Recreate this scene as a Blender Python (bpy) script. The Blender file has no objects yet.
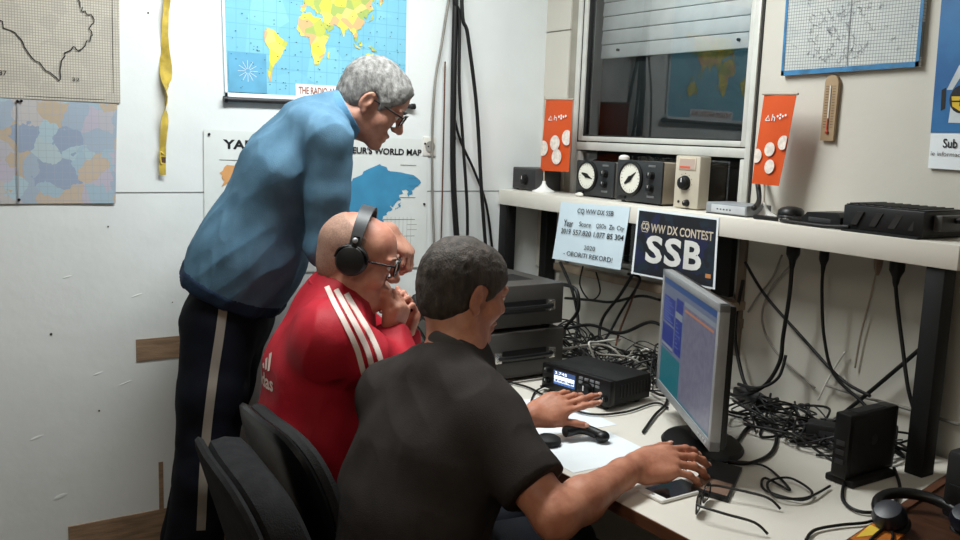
import bpy, bmesh, math, random
import numpy as np
from mathutils import Vector as V, Matrix, Euler
SC = bpy.context.scene
COL = SC.collection
random.seed(7)
PI = math.pi
R_ = math.radians

# ------------------------------------------------------------------ materials
def lin(c):
    c = c/255.0
    return c/12.92 if c <= .04045 else ((c+.055)/1.055)**2.4
def rgb(t): return (lin(t[0]), lin(t[1]), lin(t[2]), 1)
MATS = {}
def M(name, col, rough=.55, metal=0, var=.12, scale=12, bump=0, bscale=60, spec=.4, col2=None, stretch=None, coat=0):
    if name in MATS: return MATS[name]
    m = bpy.data.materials.new(name); m.use_nodes = True
    nt = m.node_tree; N = nt.nodes; L = nt.links
    b = N['Principled BSDF']
    tc = N.new('ShaderNodeTexCoord'); mp = N.new('ShaderNodeMapping'); L.new(tc.outputs['Object'], mp.inputs[0])
    if stretch: mp.inputs['Scale'].default_value = stretch
    n = N.new('ShaderNodeTexNoise'); n.inputs['Scale'].default_value = scale; n.inputs['Detail'].default_value = 5
    L.new(mp.outputs[0], n.inputs['Vector'])
    r = N.new('ShaderNodeValToRGB')
    c1 = rgb(col); c2 = rgb(col2) if col2 else tuple(max(0, v*(1-var)) for v in c1[:3])+(1,)
    if not col2: c1 = tuple(min(1, v*(1+var*.5)) for v in c1[:3])+(1,)
    r.color_ramp.elements[0].position = .35; r.color_ramp.elements[0].color = c2
    r.color_ramp.elements[1].position = .65; r.color_ramp.elements[1].color = c1
    L.new(n.outputs['Fac'], r.inputs[0]); L.new(r.outputs[0], b.inputs['Base Color'])
    b.inputs['Roughness'].default_value = rough; b.inputs['Metallic'].default_value = metal
    b.inputs['Specular IOR Level'].default_value = spec
    b.inputs['Coat Weight'].default_value = coat
    if bump:
        n2 = N.new('ShaderNodeTexNoise'); n2.inputs['Scale'].default_value = bscale; n2.inputs['Detail'].default_value = 4
        L.new(mp.outputs[0], n2.inputs['Vector'])
        bu = N.new('ShaderNodeBump'); bu.inputs['Strength'].default_value = bump; bu.inputs['Distance'].default_value = .01
        L.new(n2.outputs['Fac'], bu.inputs['Height']); L.new(bu.outputs[0], b.inputs['Normal'])
    MATS[name] = m
    return m
def emit_mat(name, col, strength, col2=None, scale=30):
    if name in MATS: return MATS[name]
    m = bpy.data.materials.new(name); m.use_nodes = True
    N = m.node_tree.nodes; L = m.node_tree.links
    b = N['Principled BSDF']; b.inputs['Base Color'].default_value = (.01, .01, .012, 1); b.inputs['Roughness'].default_value = .35
    b.inputs['Emission Color'].default_value = rgb(col); b.inputs['Emission Strength'].default_value = strength
    if col2:
        tc = N.new('ShaderNodeTexCoord'); n = N.new('ShaderNodeTexNoise'); n.inputs['Scale'].default_value = scale
        r = N.new('ShaderNodeValToRGB'); r.color_ramp.elements[0].color = rgb(col); r.color_ramp.elements[1].color = rgb(col2)
        r.color_ramp.elements[0].position = .4; r.color_ramp.elements[1].position = .6
        L.new(tc.outputs['Object'], n.inputs['Vector']); L.new(n.outputs['Fac'], r.inputs[0]); L.new(r.outputs[0], b.inputs['Emission Color'])
    MATS[name] = m
    return m
def patches(name, cols, scale, rough=.6, lines=None, linecol=(60,60,60), stretch=(1,1,1), coord='Object', linew=.03, warp=.0):
    """printed paper: irregular patches of several inks, with optional ruled lines every `lines` metres"""
    m = bpy.data.materials.new(name); m.use_nodes = True
    N = m.node_tree.nodes; L = m.node_tree.links
    b = N['Principled BSDF']; b.inputs['Roughness'].default_value = rough
    tc = N.new('ShaderNodeTexCoord'); mp = N.new('ShaderNodeMapping'); mp.inputs['Scale'].default_value = stretch
    L.new(tc.outputs[coord], mp.inputs[0])
    vo = N.new('ShaderNodeTexVoronoi'); vo.inputs['Scale'].default_value = scale
    vec = mp.outputs[0]
    if warp:
        nz = N.new('ShaderNodeTexNoise'); nz.inputs['Scale'].default_value = scale*1.5; L.new(vec, nz.inputs['Vector'])
        vm = N.new('ShaderNodeVectorMath'); vm.operation = 'SCALE'; vm.inputs['Scale'].default_value = warp; L.new(nz.outputs['Color'], vm.inputs[0])
        va = N.new('ShaderNodeVectorMath'); va.operation = 'ADD'; L.new(vec, va.inputs[0]); L.new(vm.outputs[0], va.inputs[1]); vec = va.outputs[0]
    L.new(vec, vo.inputs['Vector'])
    sp = N.new('ShaderNodeSeparateColor'); L.new(vo.outputs['Color'], sp.inputs[0])
    r = N.new('ShaderNodeValToRGB'); r.color_ramp.interpolation = 'CONSTANT'
    for i, c in enumerate(cols):
        e = r.color_ramp.elements[i] if i < 2 else r.color_ramp.elements.new(i/len(cols))
        e.position = i/len(cols); e.color = rgb(c)
    L.new(sp.outputs[0], r.inputs[0])
    out = r.outputs[0]
    if lines:
        fac = None
        sx = N.new('ShaderNodeSeparateXYZ'); L.new(tc.outputs[coord], sx.inputs[0])
        for ax in ((1, 2) if lines[0] == 'yz' else (0, 2)):
            d = N.new('ShaderNodeMath'); d.operation = 'DIVIDE'; L.new(sx.outputs[ax], d.inputs[0]); d.inputs[1].default_value = lines[1]
            fr = N.new('ShaderNodeMath'); fr.operation = 'FRACT'; L.new(d.outputs[0], fr.inputs[0])
            lt = N.new('ShaderNodeMath'); lt.operation = 'LESS_THAN'; L.new(fr.outputs[0], lt.inputs[0]); lt.inputs[1].default_value = linew
            if fac is None: fac = lt.outputs[0]
            else:
                mx = N.new('ShaderNodeMath'); mx.operation = 'MAXIMUM'; L.new(fac, mx.inputs[0]); L.new(lt.outputs[0], mx.inputs[1]); fac = mx.outputs[0]
        mi = N.new('ShaderNodeMix'); mi.data_type = 'RGBA'; L.new(fac, mi.inputs['Factor']); L.new(out, mi.inputs['A']); mi.inputs['B'].default_value = rgb(linecol)
        out = mi.outputs['Result']
    L.new(out, b.inputs['Base Color'])
    return m

WALL = M('white_wall_paint', (219, 223, 223), .62, var=.07, scale=2.2, bump=.25, bscale=9)
WALLW = M('cream_wall_paint', (198, 194, 184), .65, var=.06, scale=2.0, bump=.2, bscale=9)
CEIL = M('ceiling_paint', (225, 225, 222), .8, var=.04)
FLOOR = M('grey_linoleum', (78, 66, 56), .5, var=.25, scale=7, bump=.1)
BROWNB = M('raw_brown_board', (148, 122, 98), .7, var=.3, scale=9, stretch=(1, 1, 8), bump=.2)
ALU = M('window_aluminium', (198, 198, 192), .45, .1, var=.1)
GASKET = M('dark_window_gasket', (42, 42, 42), .6)
SLAT = M('shutter_slat_plastic', (228, 229, 228), .5, var=.08)
BLACK = M('black_plastic', (11, 11, 12), .42, var=.3)
BLACKM = M('matt_black_plastic', (17, 17, 18), .65, var=.3)
RUBBER = M('black_cable_rubber', (11, 11, 12), .5, var=.3)
GREYC = M('grey_cable_rubber', (132, 128, 120), .55, var=.2)
WHITEC = M('white_cable_rubber', (215, 212, 205), .5, var=.1)
BROWNC = M('brown_cable_rubber', (96, 62, 44), .5, var=.2)
WHITEL = M('white_laminate', (219, 214, 204), .35, var=.03, scale=3)
EDGEB = M('brown_edge_band', (92, 56, 38), .5, var=.25, scale=14, stretch=(1, 9, 9))
BROWND = M('brown_desk_wood', (70, 42, 27), .4, var=.35, scale=10, stretch=(1, 8, 8))
BLKLEG = M('black_leg_lacquer', (8, 8, 9), .6, var=.2)
PAPER = M('white_paper', (226, 232, 236), .7, var=.03)
PAPERB = M('bluish_white_paper', (205, 222, 232), .7, var=.03)
INK = M('black_ink', (18, 18, 22), .6)
INKW = M('white_ink', (228, 228, 224), .6, var=.03)
ORANGE = M('orange_print', (204, 78, 24), .5, var=.05)
SILVER = M('silver_plastic', (176, 178, 180), .38, .3, var=.06)
CHROME = M('bright_metal', (190, 188, 182), .25, .9, var=.05)
DKGREY = M('dark_grey_paint', (64, 61, 58), .45, var=.12, bump=.05, bscale=300)
MIDGREY = M('mid_grey_paint', (98, 94, 88), .5, var=.1)
BEIGE = M('beige_instrument_paint', (184, 176, 160), .5, var=.06)
DIAL = M('dial_face', (222, 220, 208), .5, var=.03)
REDP = M('red_pointer_paint', (170, 60, 40), .5)
GOLD = M('yellow_print', (214, 180, 40), .5)

# ------------------------------------------------------------------ mesh building
class MB:
    def __init__(s): s.bm = bmesh.new(); s.mi = 0
    def _tag(s, faces):
        for f in faces: f.material_index = s.mi
    def box(s, lo, hi, rot=None, bev=0, seg=2, org=None):
        lo = V(lo); hi = V(hi); c = (lo+hi)/2; d = hi-lo
        t = bmesh.new(); bmesh.ops.create_cube(t, size=1)
        for v in t.verts: v.co = V((v.co.x*d.x, v.co.y*d.y, v.co.z*d.z))
        if bev: bmesh.ops.bevel(t, geom=list(t.edges), offset=bev, segments=seg, affect='EDGES', profile=.5)
        for v in t.verts:
            v.co = v.co+c
            if rot is not None:
                o = V(org) if org is not None else c
                v.co = rot@(v.co-o)+o
        s._merge(t); return s
    def _merge(s, t):
        mp = {v: s.bm.verts.new(v.co) for v in t.verts}
        for f in t.faces:
            try: g = s.bm.faces.new([mp[v] for v in f.verts]); g.material_index = s.mi
            except ValueError: pass
        t.free()
    def tube(s, pts, r, seg=8, closed=False, cap=True):
        pts = [V(p) for p in pts]; n = len(pts)
        rr = r if hasattr(r, '__len__') else [r]*n
        rings = []; up = None
        for i, p in enumerate(pts):
            a = pts[(i-1) % n] if (closed or i > 0) else p
            b = pts[(i+1) % n] if (closed or i < n-1) else p
            t = (b-a)
            if t.length < 1e-9: t = V((0, 0, 1))
            t.normalize()
            if up is None: up = V((0, 0, 1)) if abs(t.z) < .9 else V((1, 0, 0))
            u = up-t*up.dot(t)
            if u.length < 1e-6: u = t.orthogonal()
            u.normalize(); up = u; w = t.cross(u)
            rings.append([s.bm.verts.new(p+(u*math.cos(2*PI*k/seg)+w*math.sin(2*PI*k/seg))*rr[i]) for k in range(seg)])
        m = n if closed else n-1
        for i in range(m):
            A, B = rings[i], rings[(i+1) % n]
            for k in range(seg):
                f = s.bm.faces.new((A[k], A[(k+1) % seg], B[(k+1) % seg], B[k])); f.material_index = s.mi
        if cap and not closed:
            for A in (rings[0][::-1], rings[-1]):
                f = s.bm.faces.new(A); f.material_index = s.mi
        return s
    def cyl(s, a, b, r, r2=None, seg=24): return s.tube([a, b], [r, r if r2 is None else r2], seg)
    def lathe(s, prof, mat=None, seg=32):
        """prof: list of (radius, height) turned about local z; mat places it"""
        mat = mat or Matrix()
        rings = []
        for r, h in prof:
            if r < 1e-6: rings.append([s.bm.verts.new(mat@V((0, 0, h)))])
            else: rings.append([s.bm.verts.new(mat@V((r*math.cos(2*PI*k/seg), r*math.sin(2*PI*k/seg), h))) for k in range(seg)])
        for A, B in zip(rings, rings[1:]):
            for k in range(seg):
                k2 = (k+1) % seg
                if len(A) == 1 and len(B) == 1: continue
                if len(A) == 1: q = (A[0], B[k2], B[k])
                elif len(B) == 1: q = (A[k], A[k2], B[0])
                else: q = (A[k], A[k2], B[k2], B[k])
                f = s.bm.faces.new(q); f.material_index = s.mi
        for A, fl in ((rings[0], True), (rings[-1], False)):
            if len(A) > 1:
                f = s.bm.faces.new(A[::-1] if fl else A); f.material_index = s.mi
        return s
    def prism(s, pts, vec, tri=True):
        """polygon (list of 3-D points) extruded along vec"""
        vec = V(vec); a = [s.bm.verts.new(V(p)) for p in pts]; b = [s.bm.verts.new(V(p)+vec) for p in pts]
        fs = []
        n = len(a)
        for i in range(n): fs.append(s.bm.faces.new((a[i], a[(i+1) % n], b[(i+1) % n], b[i])))
        cap = [s.bm.faces.new(a[::-1]), s.bm.faces.new(b)]
        s._tag(fs+cap)
        if tri and n > 4: 
            r = bmesh.ops.triangulate(s.bm, faces=cap); s._tag(r['faces'])
        return s
    def ell(s, c, rad, rot=None, seg=20, ring=12):
        m = Matrix.Translation(V(c))
        if rot is not None: m = m@rot.to_4x4()
        m = m@Matrix.Diagonal((rad[0], rad[1], rad[2], 1))
        return s.lathe([(math.sin(PI*i/ring), -math.cos(PI*i/ring)) for i in range(ring+1)], m, seg)
    def build(s, name, mats, parent=None, smooth=True, angle=38):
        bmesh.ops.recalc_face_normals(s.bm, faces=s.bm.faces)
        me = bpy.data.meshes.new(name); s.bm.to_mesh(me); s.bm.free()
        return link(name, me, mats, parent, smooth, angle)
def link(name, me, mats, parent=None, smooth=True, angle=38):
    o = bpy.data.objects.new(name, me); COL.objects.link(o)
    for m in (mats if isinstance(mats, (list, tuple)) else [mats]): me.materials.append(m)
    if smooth:
        me.polygons.foreach_set('use_smooth', [True]*len(me.polygons))
        if angle < 180: me.set_sharp_from_angle(angle=R_(angle))
    if parent is not None:
        o.parent = parent
        o.matrix_parent_inverse = Matrix.Translation(-parent.location) if parent.type == 'EMPTY' else Matrix()
    return o
def tag(o, label, cat, group=None, kind=None):
    if label: o['label'] = label
    if cat: o['category'] = cat
    if group: o['group'] = group
    if kind: o['kind'] = kind
    return o
def thing(name, label, cat, loc, group=None):
    o = bpy.data.objects.new(name, None); COL.objects.link(o); o.location = loc; o.empty_display_size = .05
    return tag(o, label, cat, group)
def struct(o): o['kind'] = 'structure'; return o
def rz(a): return Matrix.Rotation(a, 3, 'Z')
def frame(o, x, y, z=None):
    """4x4 with given local axes and origin"""
    x = V(x).normalized(); y = V(y); y = (y-x*y.dot(x)).normalized(); z = x.cross(y)
    m = Matrix((x, y, z)).transposed().to_4x4(); m.translation = V(o); return m
def spline(pts, n=8, closed=False):
    P = [V(p) for p in pts]; out = []; m = len(P)
    rng = range(m) if closed else range(m-1)
    for i in rng:
        if closed: a, b, c, d = P[(i-1) % m], P[i], P[(i+1) % m], P[(i+2) % m]
        else: a, b, c, d = P[max(i-1, 0)], P[i], P[i+1], P[min(i+2, m-1)]
        for k in range(n):
            t = k/n
            out.append(.5*((2*b)+(c-a)*t+(2*a-5*b+4*c-d)*t*t+(3*b-a-3*c+d)*t**3))
    if not closed: out.append(P[-1])
    return out
def text_bm(body, bold=0, ext=.0):
    cu = bpy.data.curves.new('lettering', 'FONT'); cu.body = body; cu.size = 1; cu.offset = bold; cu.extrude = ext
    cu.align_x = 'LEFT'; cu.resolution_u = 3
    o = bpy.data.objects.new('lettering', cu); COL.objects.link(o)
    bpy.context.view_layer.update()
    dg = bpy.context.evaluated_depsgraph_get()
    me = bpy.data.meshes.new_from_object(o.evaluated_get(dg))
    bpy.data.objects.remove(o); bpy.data.curves.remove(cu)
    co = np.array([v.co[:] for v in me.vertices]); fa = [tuple(p.vertices) for p in me.polygons]
    bpy.data.meshes.remove(me)
    return co, fa
def quad_at(q, u, v):
    """q = TL,TR,BR,BL; u across 0..1, v down 0..1"""
    a = V(q[0]).lerp(V(q[1]), u); b = V(q[3]).lerp(V(q[2]), u); return a.lerp(b, v)
def quad_n(q): return ((V(q[1])-V(q[0])).cross(V(q[0])-V(q[3]))).normalized()
def put_text(mb, body, q, box, bold=0, lift=.0012, skew=0):
    """lettering mapped onto sheet q inside box=(u0,v0,u1,v1), becomes faces of mb"""
    co, fa = text_bm(body, bold)
    x0, x1 = co[:, 0].min(), co[:, 0].max(); y0, y1 = co[:, 1].min(), co[:, 1].max()
    n = quad_n(q)
    vs = []
    for c in co:
        s = (c[0]-x0)/(x1-x0); t = (c[1]-y0)/(y1-y0)
        u = box[0]+(box[2]-box[0])*s+skew*t; v = box[3]+(box[1]-box[3])*t
        vs.append(mb.bm.verts.new(quad_at(q, u, v)+n*lift))
    for f in fa:
        try: g = mb.bm.faces.new([vs[i] for i in f]); g.material_index = mb.mi
        except ValueError: pass
def ribbon_on(name, target, rays, width, mt, parent, lift=.0025):
    """a cloth stripe sewn on a garment: rays = (outside point, inside point) pairs giving where it runs"""
    from mathutils.bvhtree import BVHTree
    me = target.data; bv = BVHTree.FromPolygons([v.co[:] for v in me.vertices], [tuple(p.vertices) for p in me.polygons])
    A = spline([a for a, b in rays], 7); B = spline([b for a, b in rays], 7); m = MB(); prev = None
    for i in range(len(A)):
        d = (B[i]-A[i]).normalized(); t = (A[min(i+1, len(A)-1)]-A[max(i-1, 0)]).normalized(); s = t.cross(d).normalized()*width/2
        row = []
        for sg in (-1, 0, 1):
            h = bv.ray_cast(A[i]+s*sg, d)
            row.append((h[0], h[1]) if h[0] is not None else None)
        if None in row: prev = None; continue
        cur = [m.bm.verts.new(p+n*lift) for p, n in row]+[m.bm.verts.new(row[2][0]-row[2][1]*.003), m.bm.verts.new(row[0][0]-row[0][1]*.003)]
        if prev:
            for k in range(5): m.bm.faces.new((prev[k], prev[(k+1) % 5], cur[(k+1) % 5], cur[k]))
        prev = cur
    return m.build(name, mt, parent, angle=70)
def sheet(mb, q, th=.001, nu=12, nv=8, wave=0, box=(0, 0, 1, 1), lift=0, seed=0):
    """a sheet of paper with thickness on quad q, gently wavy"""
    n = quad_n(q); rr = random.Random(seed); ph = rr.random()*6
    G = []
    for s in (0, 1):
        g = []
        for j in range(nv+1):
            row = []
            for i in range(nu+1):
                u = box[0]+(box[2]-box[0])*i/nu; v = box[1]+(box[3]-box[1])*j/nv
                w = wave*(math.sin(u*7+ph)*.5+math.sin(v*5+u*3+ph)*.5+.5*v*v)
                row.append(mb.bm.verts.new(quad_at(q, u, v)+n*(lift+w+(th if s else 0))))
            g.append(row)
        G.append(g)
    for s in (0, 1):
        for j in range(nv):
            for i in range(nu):
                a = (G[s][j][i], G[s][j+1][i], G[s][j+1][i+1], G[s][j][i+1])
                f = mb.bm.faces.new(a if s else a[::-1]); f.material_index = mb.mi
    A, B = G
    bd = [(0, i) for i in range(nu)]+[(j, nu) for j in range(nv)]+[(nv, i) for i in range(nu, 0, -1)]+[(j, 0) for j in range(nv, 0, -1)]
    for k in range(len(bd)):
        (j, i), (j2, i2) = bd[k], bd[(k+1) % len(bd)]
        f = mb.bm.faces.new((A[j][i], A[j2][i2], B[j2][i2], B[j][i])); f.material_index = mb.mi
def polymap(mb, q, pts, lift=.0012, fn=None):
    """flat printed shape (u,v points) as faces on sheet q"""
    n = quad_n(q)
    co = [quad_at(q, *p)+n*lift for p in pts]; vs = [mb.bm.verts.new(c) for c in co]
    from mathutils.geometry import tessellate_polygon
    for tri in tessellate_polygon([co]):
        try: f = mb.bm.faces.new([vs[i] for i in tri]); f.material_index = mb.mi
        except ValueError: pass
def line_on(mb, q, pts, w, lift=.0014):
    """printed line along (u,v) points, width w metres"""
    n = quad_n(q); P = [quad_at(q, *p)+n*lift for p in pts]
    prev = None
    for i, p in enumerate(P):
        t = (P[min(i+1, len(P)-1)]-P[max(i-1, 0)]).normalized(); s = n.cross(t)*w/2
        cur = (mb.bm.verts.new(p+s), mb.bm.verts.new(p-s))
        if prev: 
            f = mb.bm.faces.new((prev[0], prev[1], cur[1], cur[0])); f.material_index = mb.mi
        prev = cur
# ------------------------------------------------------------------ the room
RX, RY, RZ = 4.1, -4.3, 2.62
b = MB(); b.box((-.1, RY, -.1), (RX, .15, 0)); struct(b.build('floor', FLOOR))
b = MB(); b.box((-.1, RY, RZ), (RX, .15, RZ+.1)); struct(b.build('ceiling', CEIL))
b = MB(); b.box((-.1, RY, 0), (0, .15, RZ)); wl = struct(b.build('wall_left', WALL))
b = MB(); b.box((RX, RY, 0), (RX+.1, .15, RZ)); struct(b.build('wall_right', M('far_wall_paint', (178, 168, 152), .7)))
b = MB(); b.box((-.1, RY-.1, 0), (RX+.1, RY, RZ)); struct(b.build('wall_front', M('far_wall_paint', (178, 168, 152), .7)))
WX0, WX1, WZ0, WZ1 = .192, 1.056, 1.035, 2.13
b = MB()
b.box((0, 0, 0), (WX0, .15, RZ)); b.box((WX1, 0, 0), (RX, .15, RZ))
b.box((WX0, 0, 0), (WX1, .15, WZ0)); b.box((WX0, 0, WZ1), (WX1, .15, RZ))
struct(b.build('wall_back', WALLW))
# seams between the wall sheets, bare strips
SEAM = M('seam_joint_grey', (120, 122, 120), .8)
b = MB(); b.box((0, RY, 1.303), (.0012, -.001, 1.306)); struct(b.build('trim_1', SEAM))
b = MB(); b.box((0, -1.585, .768), (.004, -1.36, .838)); struct(b.build('trim_2', BROWNB))
b = MB(); b.box((0, -1.80, .0), (.006, -.9, .258)); struct(b.build('baseboard_left', BROWNB))
b = MB(); b.box((0, -1.522, .258), (.003, -1.508, .42)); struct(b.build('trim_3', BROWNB))
b = MB(); b.box((.0, -.012, 1.0), (.150, 0, 1.925)); b.box((.0, -.012, 1.93), (.150, 0, RZ)); struct(b.build('trim_4', WALLW))
b = MB(); b.box((.150, -.006, 1.03), (WX0, .0, 2.17)); struct(b.build('trim_5', M('greyish_jamb_board', (150, 146, 134), .6)))
# scuffs and old nail holes: small dents with rims on the left sheet
b = MB()
for (y, z, r) in ((-1.83, .878, .004), (-1.53, 1.85, .003), (-1.70, .62, .003), (-1.66, 1.20, .0025), (-1.47, .95, .002)):
    b.cyl((0, y, z), (.001, y, z), r, seg=10)
struct(b.build('trim_6', M('nail_hole_dirt', (70, 66, 60), .8)))
b = MB()
for (y, z, w, h) in ((-1.88, .56, .045, .012), (-1.82, .36, .05, .02), (-1.70, .74, .035, .01), (-1.62, .70, .05, .006), (-1.58, .98, .04, .008), (-1.78, 1.05, .03, .008)):
    b.ell((-.0004, y, z), (.0014, w/2, h/2.6), Matrix.Rotation(.3, 3, 'X'), 14, 8)
struct(b.build('trim_7', WALL))

# the window: aluminium frame, glass above and below the transom, roller shutter let down outside
win = thing('window_1', None, None, ((WX0+WX1)/2, .03, WZ0)); struct(win)
def fr(name, rects, y0, y1, mt, bev=.003):
    m = MB()
    for (x0, z0, x1, z1) in rects: m.box((x0, y0, z0), (x1, y1, z1), bev=bev)
    return m.build(name, mt, win)
TZ = 1.505
fr('outer_frame', [(WX0, WZ0, WX0+.022, WZ1), (WX1-.022, WZ0, WX1, WZ1), (WX0, WZ1-.022, WX1, WZ1), (WX0, WZ0, WX1, WZ0+.022)], -.012, .06, ALU)
fr('transom', [(WX0+.022, TZ-.028, WX1-.022, TZ+.002)], -.006, .055, ALU)
fr('sash', [(WX0+.026, TZ+.006, WX0+.046, WZ1-.026), (WX1-.046, TZ+.006, WX1-.026, WZ1-.026), (WX0+.046, WZ1-.05, WX1-.046, WZ1-.026), (WX0+.046, TZ+.006, WX1-.046, TZ+.024)], -.004, .04, ALU)
fr('gasket', [(WX0+.046, TZ+.024, WX0+.052, WZ1-.05), (WX1-.052, TZ+.024, WX1-.046, WZ1-.05), (WX0+.046, TZ+.024, WX1-.046, TZ+.029)], .004, .03, GASKET, 0)
fr('edge_seal', [(WX1-.027, TZ, WX1-.0225, WZ1-.02), (WX0+.0225, TZ, WX0+.0255, WZ1-.02), (WX1, WZ0, WX1+.006, WZ1)], -.0045, .04, GASKET, 0)
fr('lower_sash', [(WX0+.026, WZ0+.026, WX0+.044, TZ-.032), (WX1-.044, WZ0+.026, WX1-.026, TZ-.032), (WX0+.044, WZ0+.026, WX1-.044, WZ0+.044)], -.004, .04, ALU)
GL = bpy.data.materials.new('window_glass'); GL.use_nodes = True
nt = GL.node_tree; N = nt.nodes; L = nt.links; N.remove(N['Principled BSDF'])
tr = N.new('ShaderNodeBsdfTransparent'); tr.inputs[0].default_value = (.95, .97, .97, 1)
gl = N.new('ShaderNodeBsdfGlossy'); gl.inputs['Roughness'].default_value = .012
fn = N.new('ShaderNodeFresnel'); fn.inputs['IOR'].default_value = 1.75
nz = N.new('ShaderNodeTexNoise'); nz.inputs['Scale'].default_value = 2.5
bu = N.new('ShaderNodeBump'); bu.inputs['Strength'].default_value = .006; L.new(nz.outputs['Fac'], bu.inputs['Height']); L.new(bu.outputs[0], gl.inputs['Normal'])
mx = N.new('ShaderNodeMixShader'); L.new(fn.outputs[0], mx.inputs[0]); L.new(tr.outputs[0], mx.inputs[1]); L.new(gl.outputs[0], mx.inputs[2])
L.new(mx.outputs[0], N['Material Output'].inputs[0])
def pane(name, x0, z0, x1, z1, y):
    m = MB(); v = [m.bm.verts.new(p) for p in ((x0, y, z0), (x1, y, z0), (x1, y, z1), (x0, y, z1))]; m.bm.faces.new(v)
    return m.build(name, GL, win, smooth=False)
pane('glass_pane', WX0+.04, TZ+.015, WX1-.04, WZ1-.035, .014)
pane('lower_glass_pane', WX0+.04, WZ0+.035, WX1-.04, TZ-.04, .014)
z = 1.822; k = 0
m = MB()
while z < WZ1-.02:
    m.box((WX0+.03, .085, z), (WX1-.03, .094, z+.0505), bev=.003, rot=Matrix.Rotation(R_(-5), 3, 'X')); z += .052
m.mi = 1
for x in (WX0+.13, WX1-.16): m.cyl((x, .076, 1.85), (x, .09, 1.85), .005, seg=10)
m.build('roller_shutter', [SLAT, BLACK], win)
m = MB(); m.box((WX0-.02, .12, WZ0-.02), (WX1+.02, .14, WZ1+.02)); m.build('night_backing', M('night_dark_paint', (58, 66, 68), .9), win)  # darkness of the night outside put into this sheet's colour
m = MB(); m.box((WX0-.03, -.05, WZ0-.028), (WX1+.02, .06, WZ0), bev=.004); m.build('sill_board', M('weathered_sill', (150, 132, 112), .6, var=.3), win)
m = MB()
m.box((WX0+.05, .05, WZ0+.06), (WX0+.28, .1, TZ-.06), bev=.01); m.box((WX0+.42, .06, WZ0+.06), (WX1-.05, .1, TZ-.06), bev=.01)
m.build('inner_lower_panel', M('dark_panel_board', (30, 30, 31), .6), win)

# ------------------------------------------------------------------ ceiling lamp and added fill lamp
lampo = thing('ceiling_lamp', 'long white fluorescent ceiling lamp with two tubes above the operators', 'ceiling lamp', (.85, -1.15, RZ))
m = MB(); m.box((.70, -1.8, RZ-.06), (1.0, -.5, RZ), bev=.01); m.build('housing', M('lamp_housing_white', (230, 230, 228), .5), lampo)
for x in (.78, .92):
    m = MB(); m.cyl((x, -1.74, RZ-.085), (x, -.56, RZ-.085), .013, seg=12); m.build('tube', emit_mat('tube_glow', (240, 248, 255), 6), lampo)
fill_lamp = thing('ceiling_lamp', 'added fluorescent fill lamp, unseen further back in the room', 'ceiling lamp', (2.75, -2.9, RZ))  # added lamp out of view, brightens the sides facing the camera
m = MB(); m.box((2.6, -3.55, RZ-.06), (2.9, -2.25, RZ), bev=.01); m.build('housing', M('lamp_housing_white', (230, 230, 228), .5), fill_lamp)
for x in (2.68, 2.82):
    m = MB(); m.cyl((x, -3.49, RZ-.085), (x, -2.31, RZ-.085), .013, seg=12); m.build('tube', emit_mat('tube_glow', (240, 248, 255), 6), fill_lamp)
def area(name, loc, sx, sy, power, col, rot=(0, 0, 0)):
    l = bpy.data.lights.new(name, 'AREA'); l.shape = 'RECTANGLE'; l.size = sx; l.size_y = sy; l.energy = power; l.color = col
    o = bpy.data.objects.new(name, l); COL.objects.link(o); o.location = loc; o.rotation_euler = rot
    return o
area('lamp_light', (.85, -1.15, RZ-.105), .26, 1.2, 43, (.96, 1.0, .98))
area('lamp_light', (2.75, -2.9, RZ-.105), .26, 1.2, 17, (1.0, .87, .70))  # warm fill from the added lamp

# ------------------------------------------------------------------ papers on the left wall (q = TL,TR,BR,BL seen from the room)
def lw(px):  # identity helper for readable corner lists
    return [V(p)+V((.003, 0, 0)) for p in px]
LAND = [
 [(-168,66),(-156,71),(-128,70),(-110,68),(-95,72),(-82,68),(-94,60),(-82,52),(-78,62),(-65,59),(-56,52),(-66,45),(-75,38),(-81,31),(-81,25),(-84,30),(-97,28),(-97,20),(-91,18),(-87,21),(-84,10),(-78,8),(-84,8),(-96,15),(-105,20),(-112,30),(-122,37),(-124,48),(-135,58),(-152,59),(-165,55),(-160,60)],
 [(-72,77),(-40,80),(-20,76),(-25,70),(-43,60),(-53,66)],
 [(-78,8),(-72,12),(-60,9),(-50,0),(-35,-6),(-39,-15),(-48,-26),(-58,-35),(-65,-42),(-68,-52),(-72,-54),(-74,-45),(-71,-30),(-70,-18),(-80,-6),(-80,1)],
 [(-6,35),(10,37),(20,32),(32,31),(43,12),(51,11),(40,-5),(40,-15),(33,-26),(25,-34),(18,-34),(12,-18),(9,0),(5,5),(-8,4),(-17,14),(-13,27)],
 [(-9,43),(-2,44),(-4,48),(4,52),(10,57),(6,62),(18,70),(30,70),(42,66),(55,69),(70,73),(100,77),(115,74),(140,73),(170,70),(179,66),(165,60),(163,57),(156,51),(156,58),(150,60),(137,54),(141,47),(130,42),(127,36),(121,39),(122,30),(115,22),(108,20),(109,12),(103,2),(100,12),(95,17),(88,22),(80,14),(77,8),(72,20),(62,25),(56,26),(58,20),(45,13),(38,22),(35,31),(36,36),(27,37),(22,37),(13,45),(17,40),(10,44),(3,43),(-1,38),(-6,36)],
 [(114,-22),(122,-18),(131,-12),(137,-16),(142,-11),(147,-19),(153,-27),(150,-37),(140,-38),(131,-32),(116,-35)],
 [(44,-16),(50,-15),(47,-25),(44,-22)], [(131,32),(140,36),(142,44),(137,37)], [(96,5),(104,-2),(114,-8),(105,-6)], [(109,2),(117,6),(117,-3),(111,-3)], [(131,-2),(141,-3),(150,-10),(138,-8)], [(-5,50),(1,52),(-3,58),(-6,55)], [(-24,64),(-14,65),(-18,67)], [(167,-46),(174,-41),(178,-38),(174,-44)]]
def merc(lat): return math.degrees(math.log(math.tan(PI/4+R_(lat)/2)))
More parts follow.
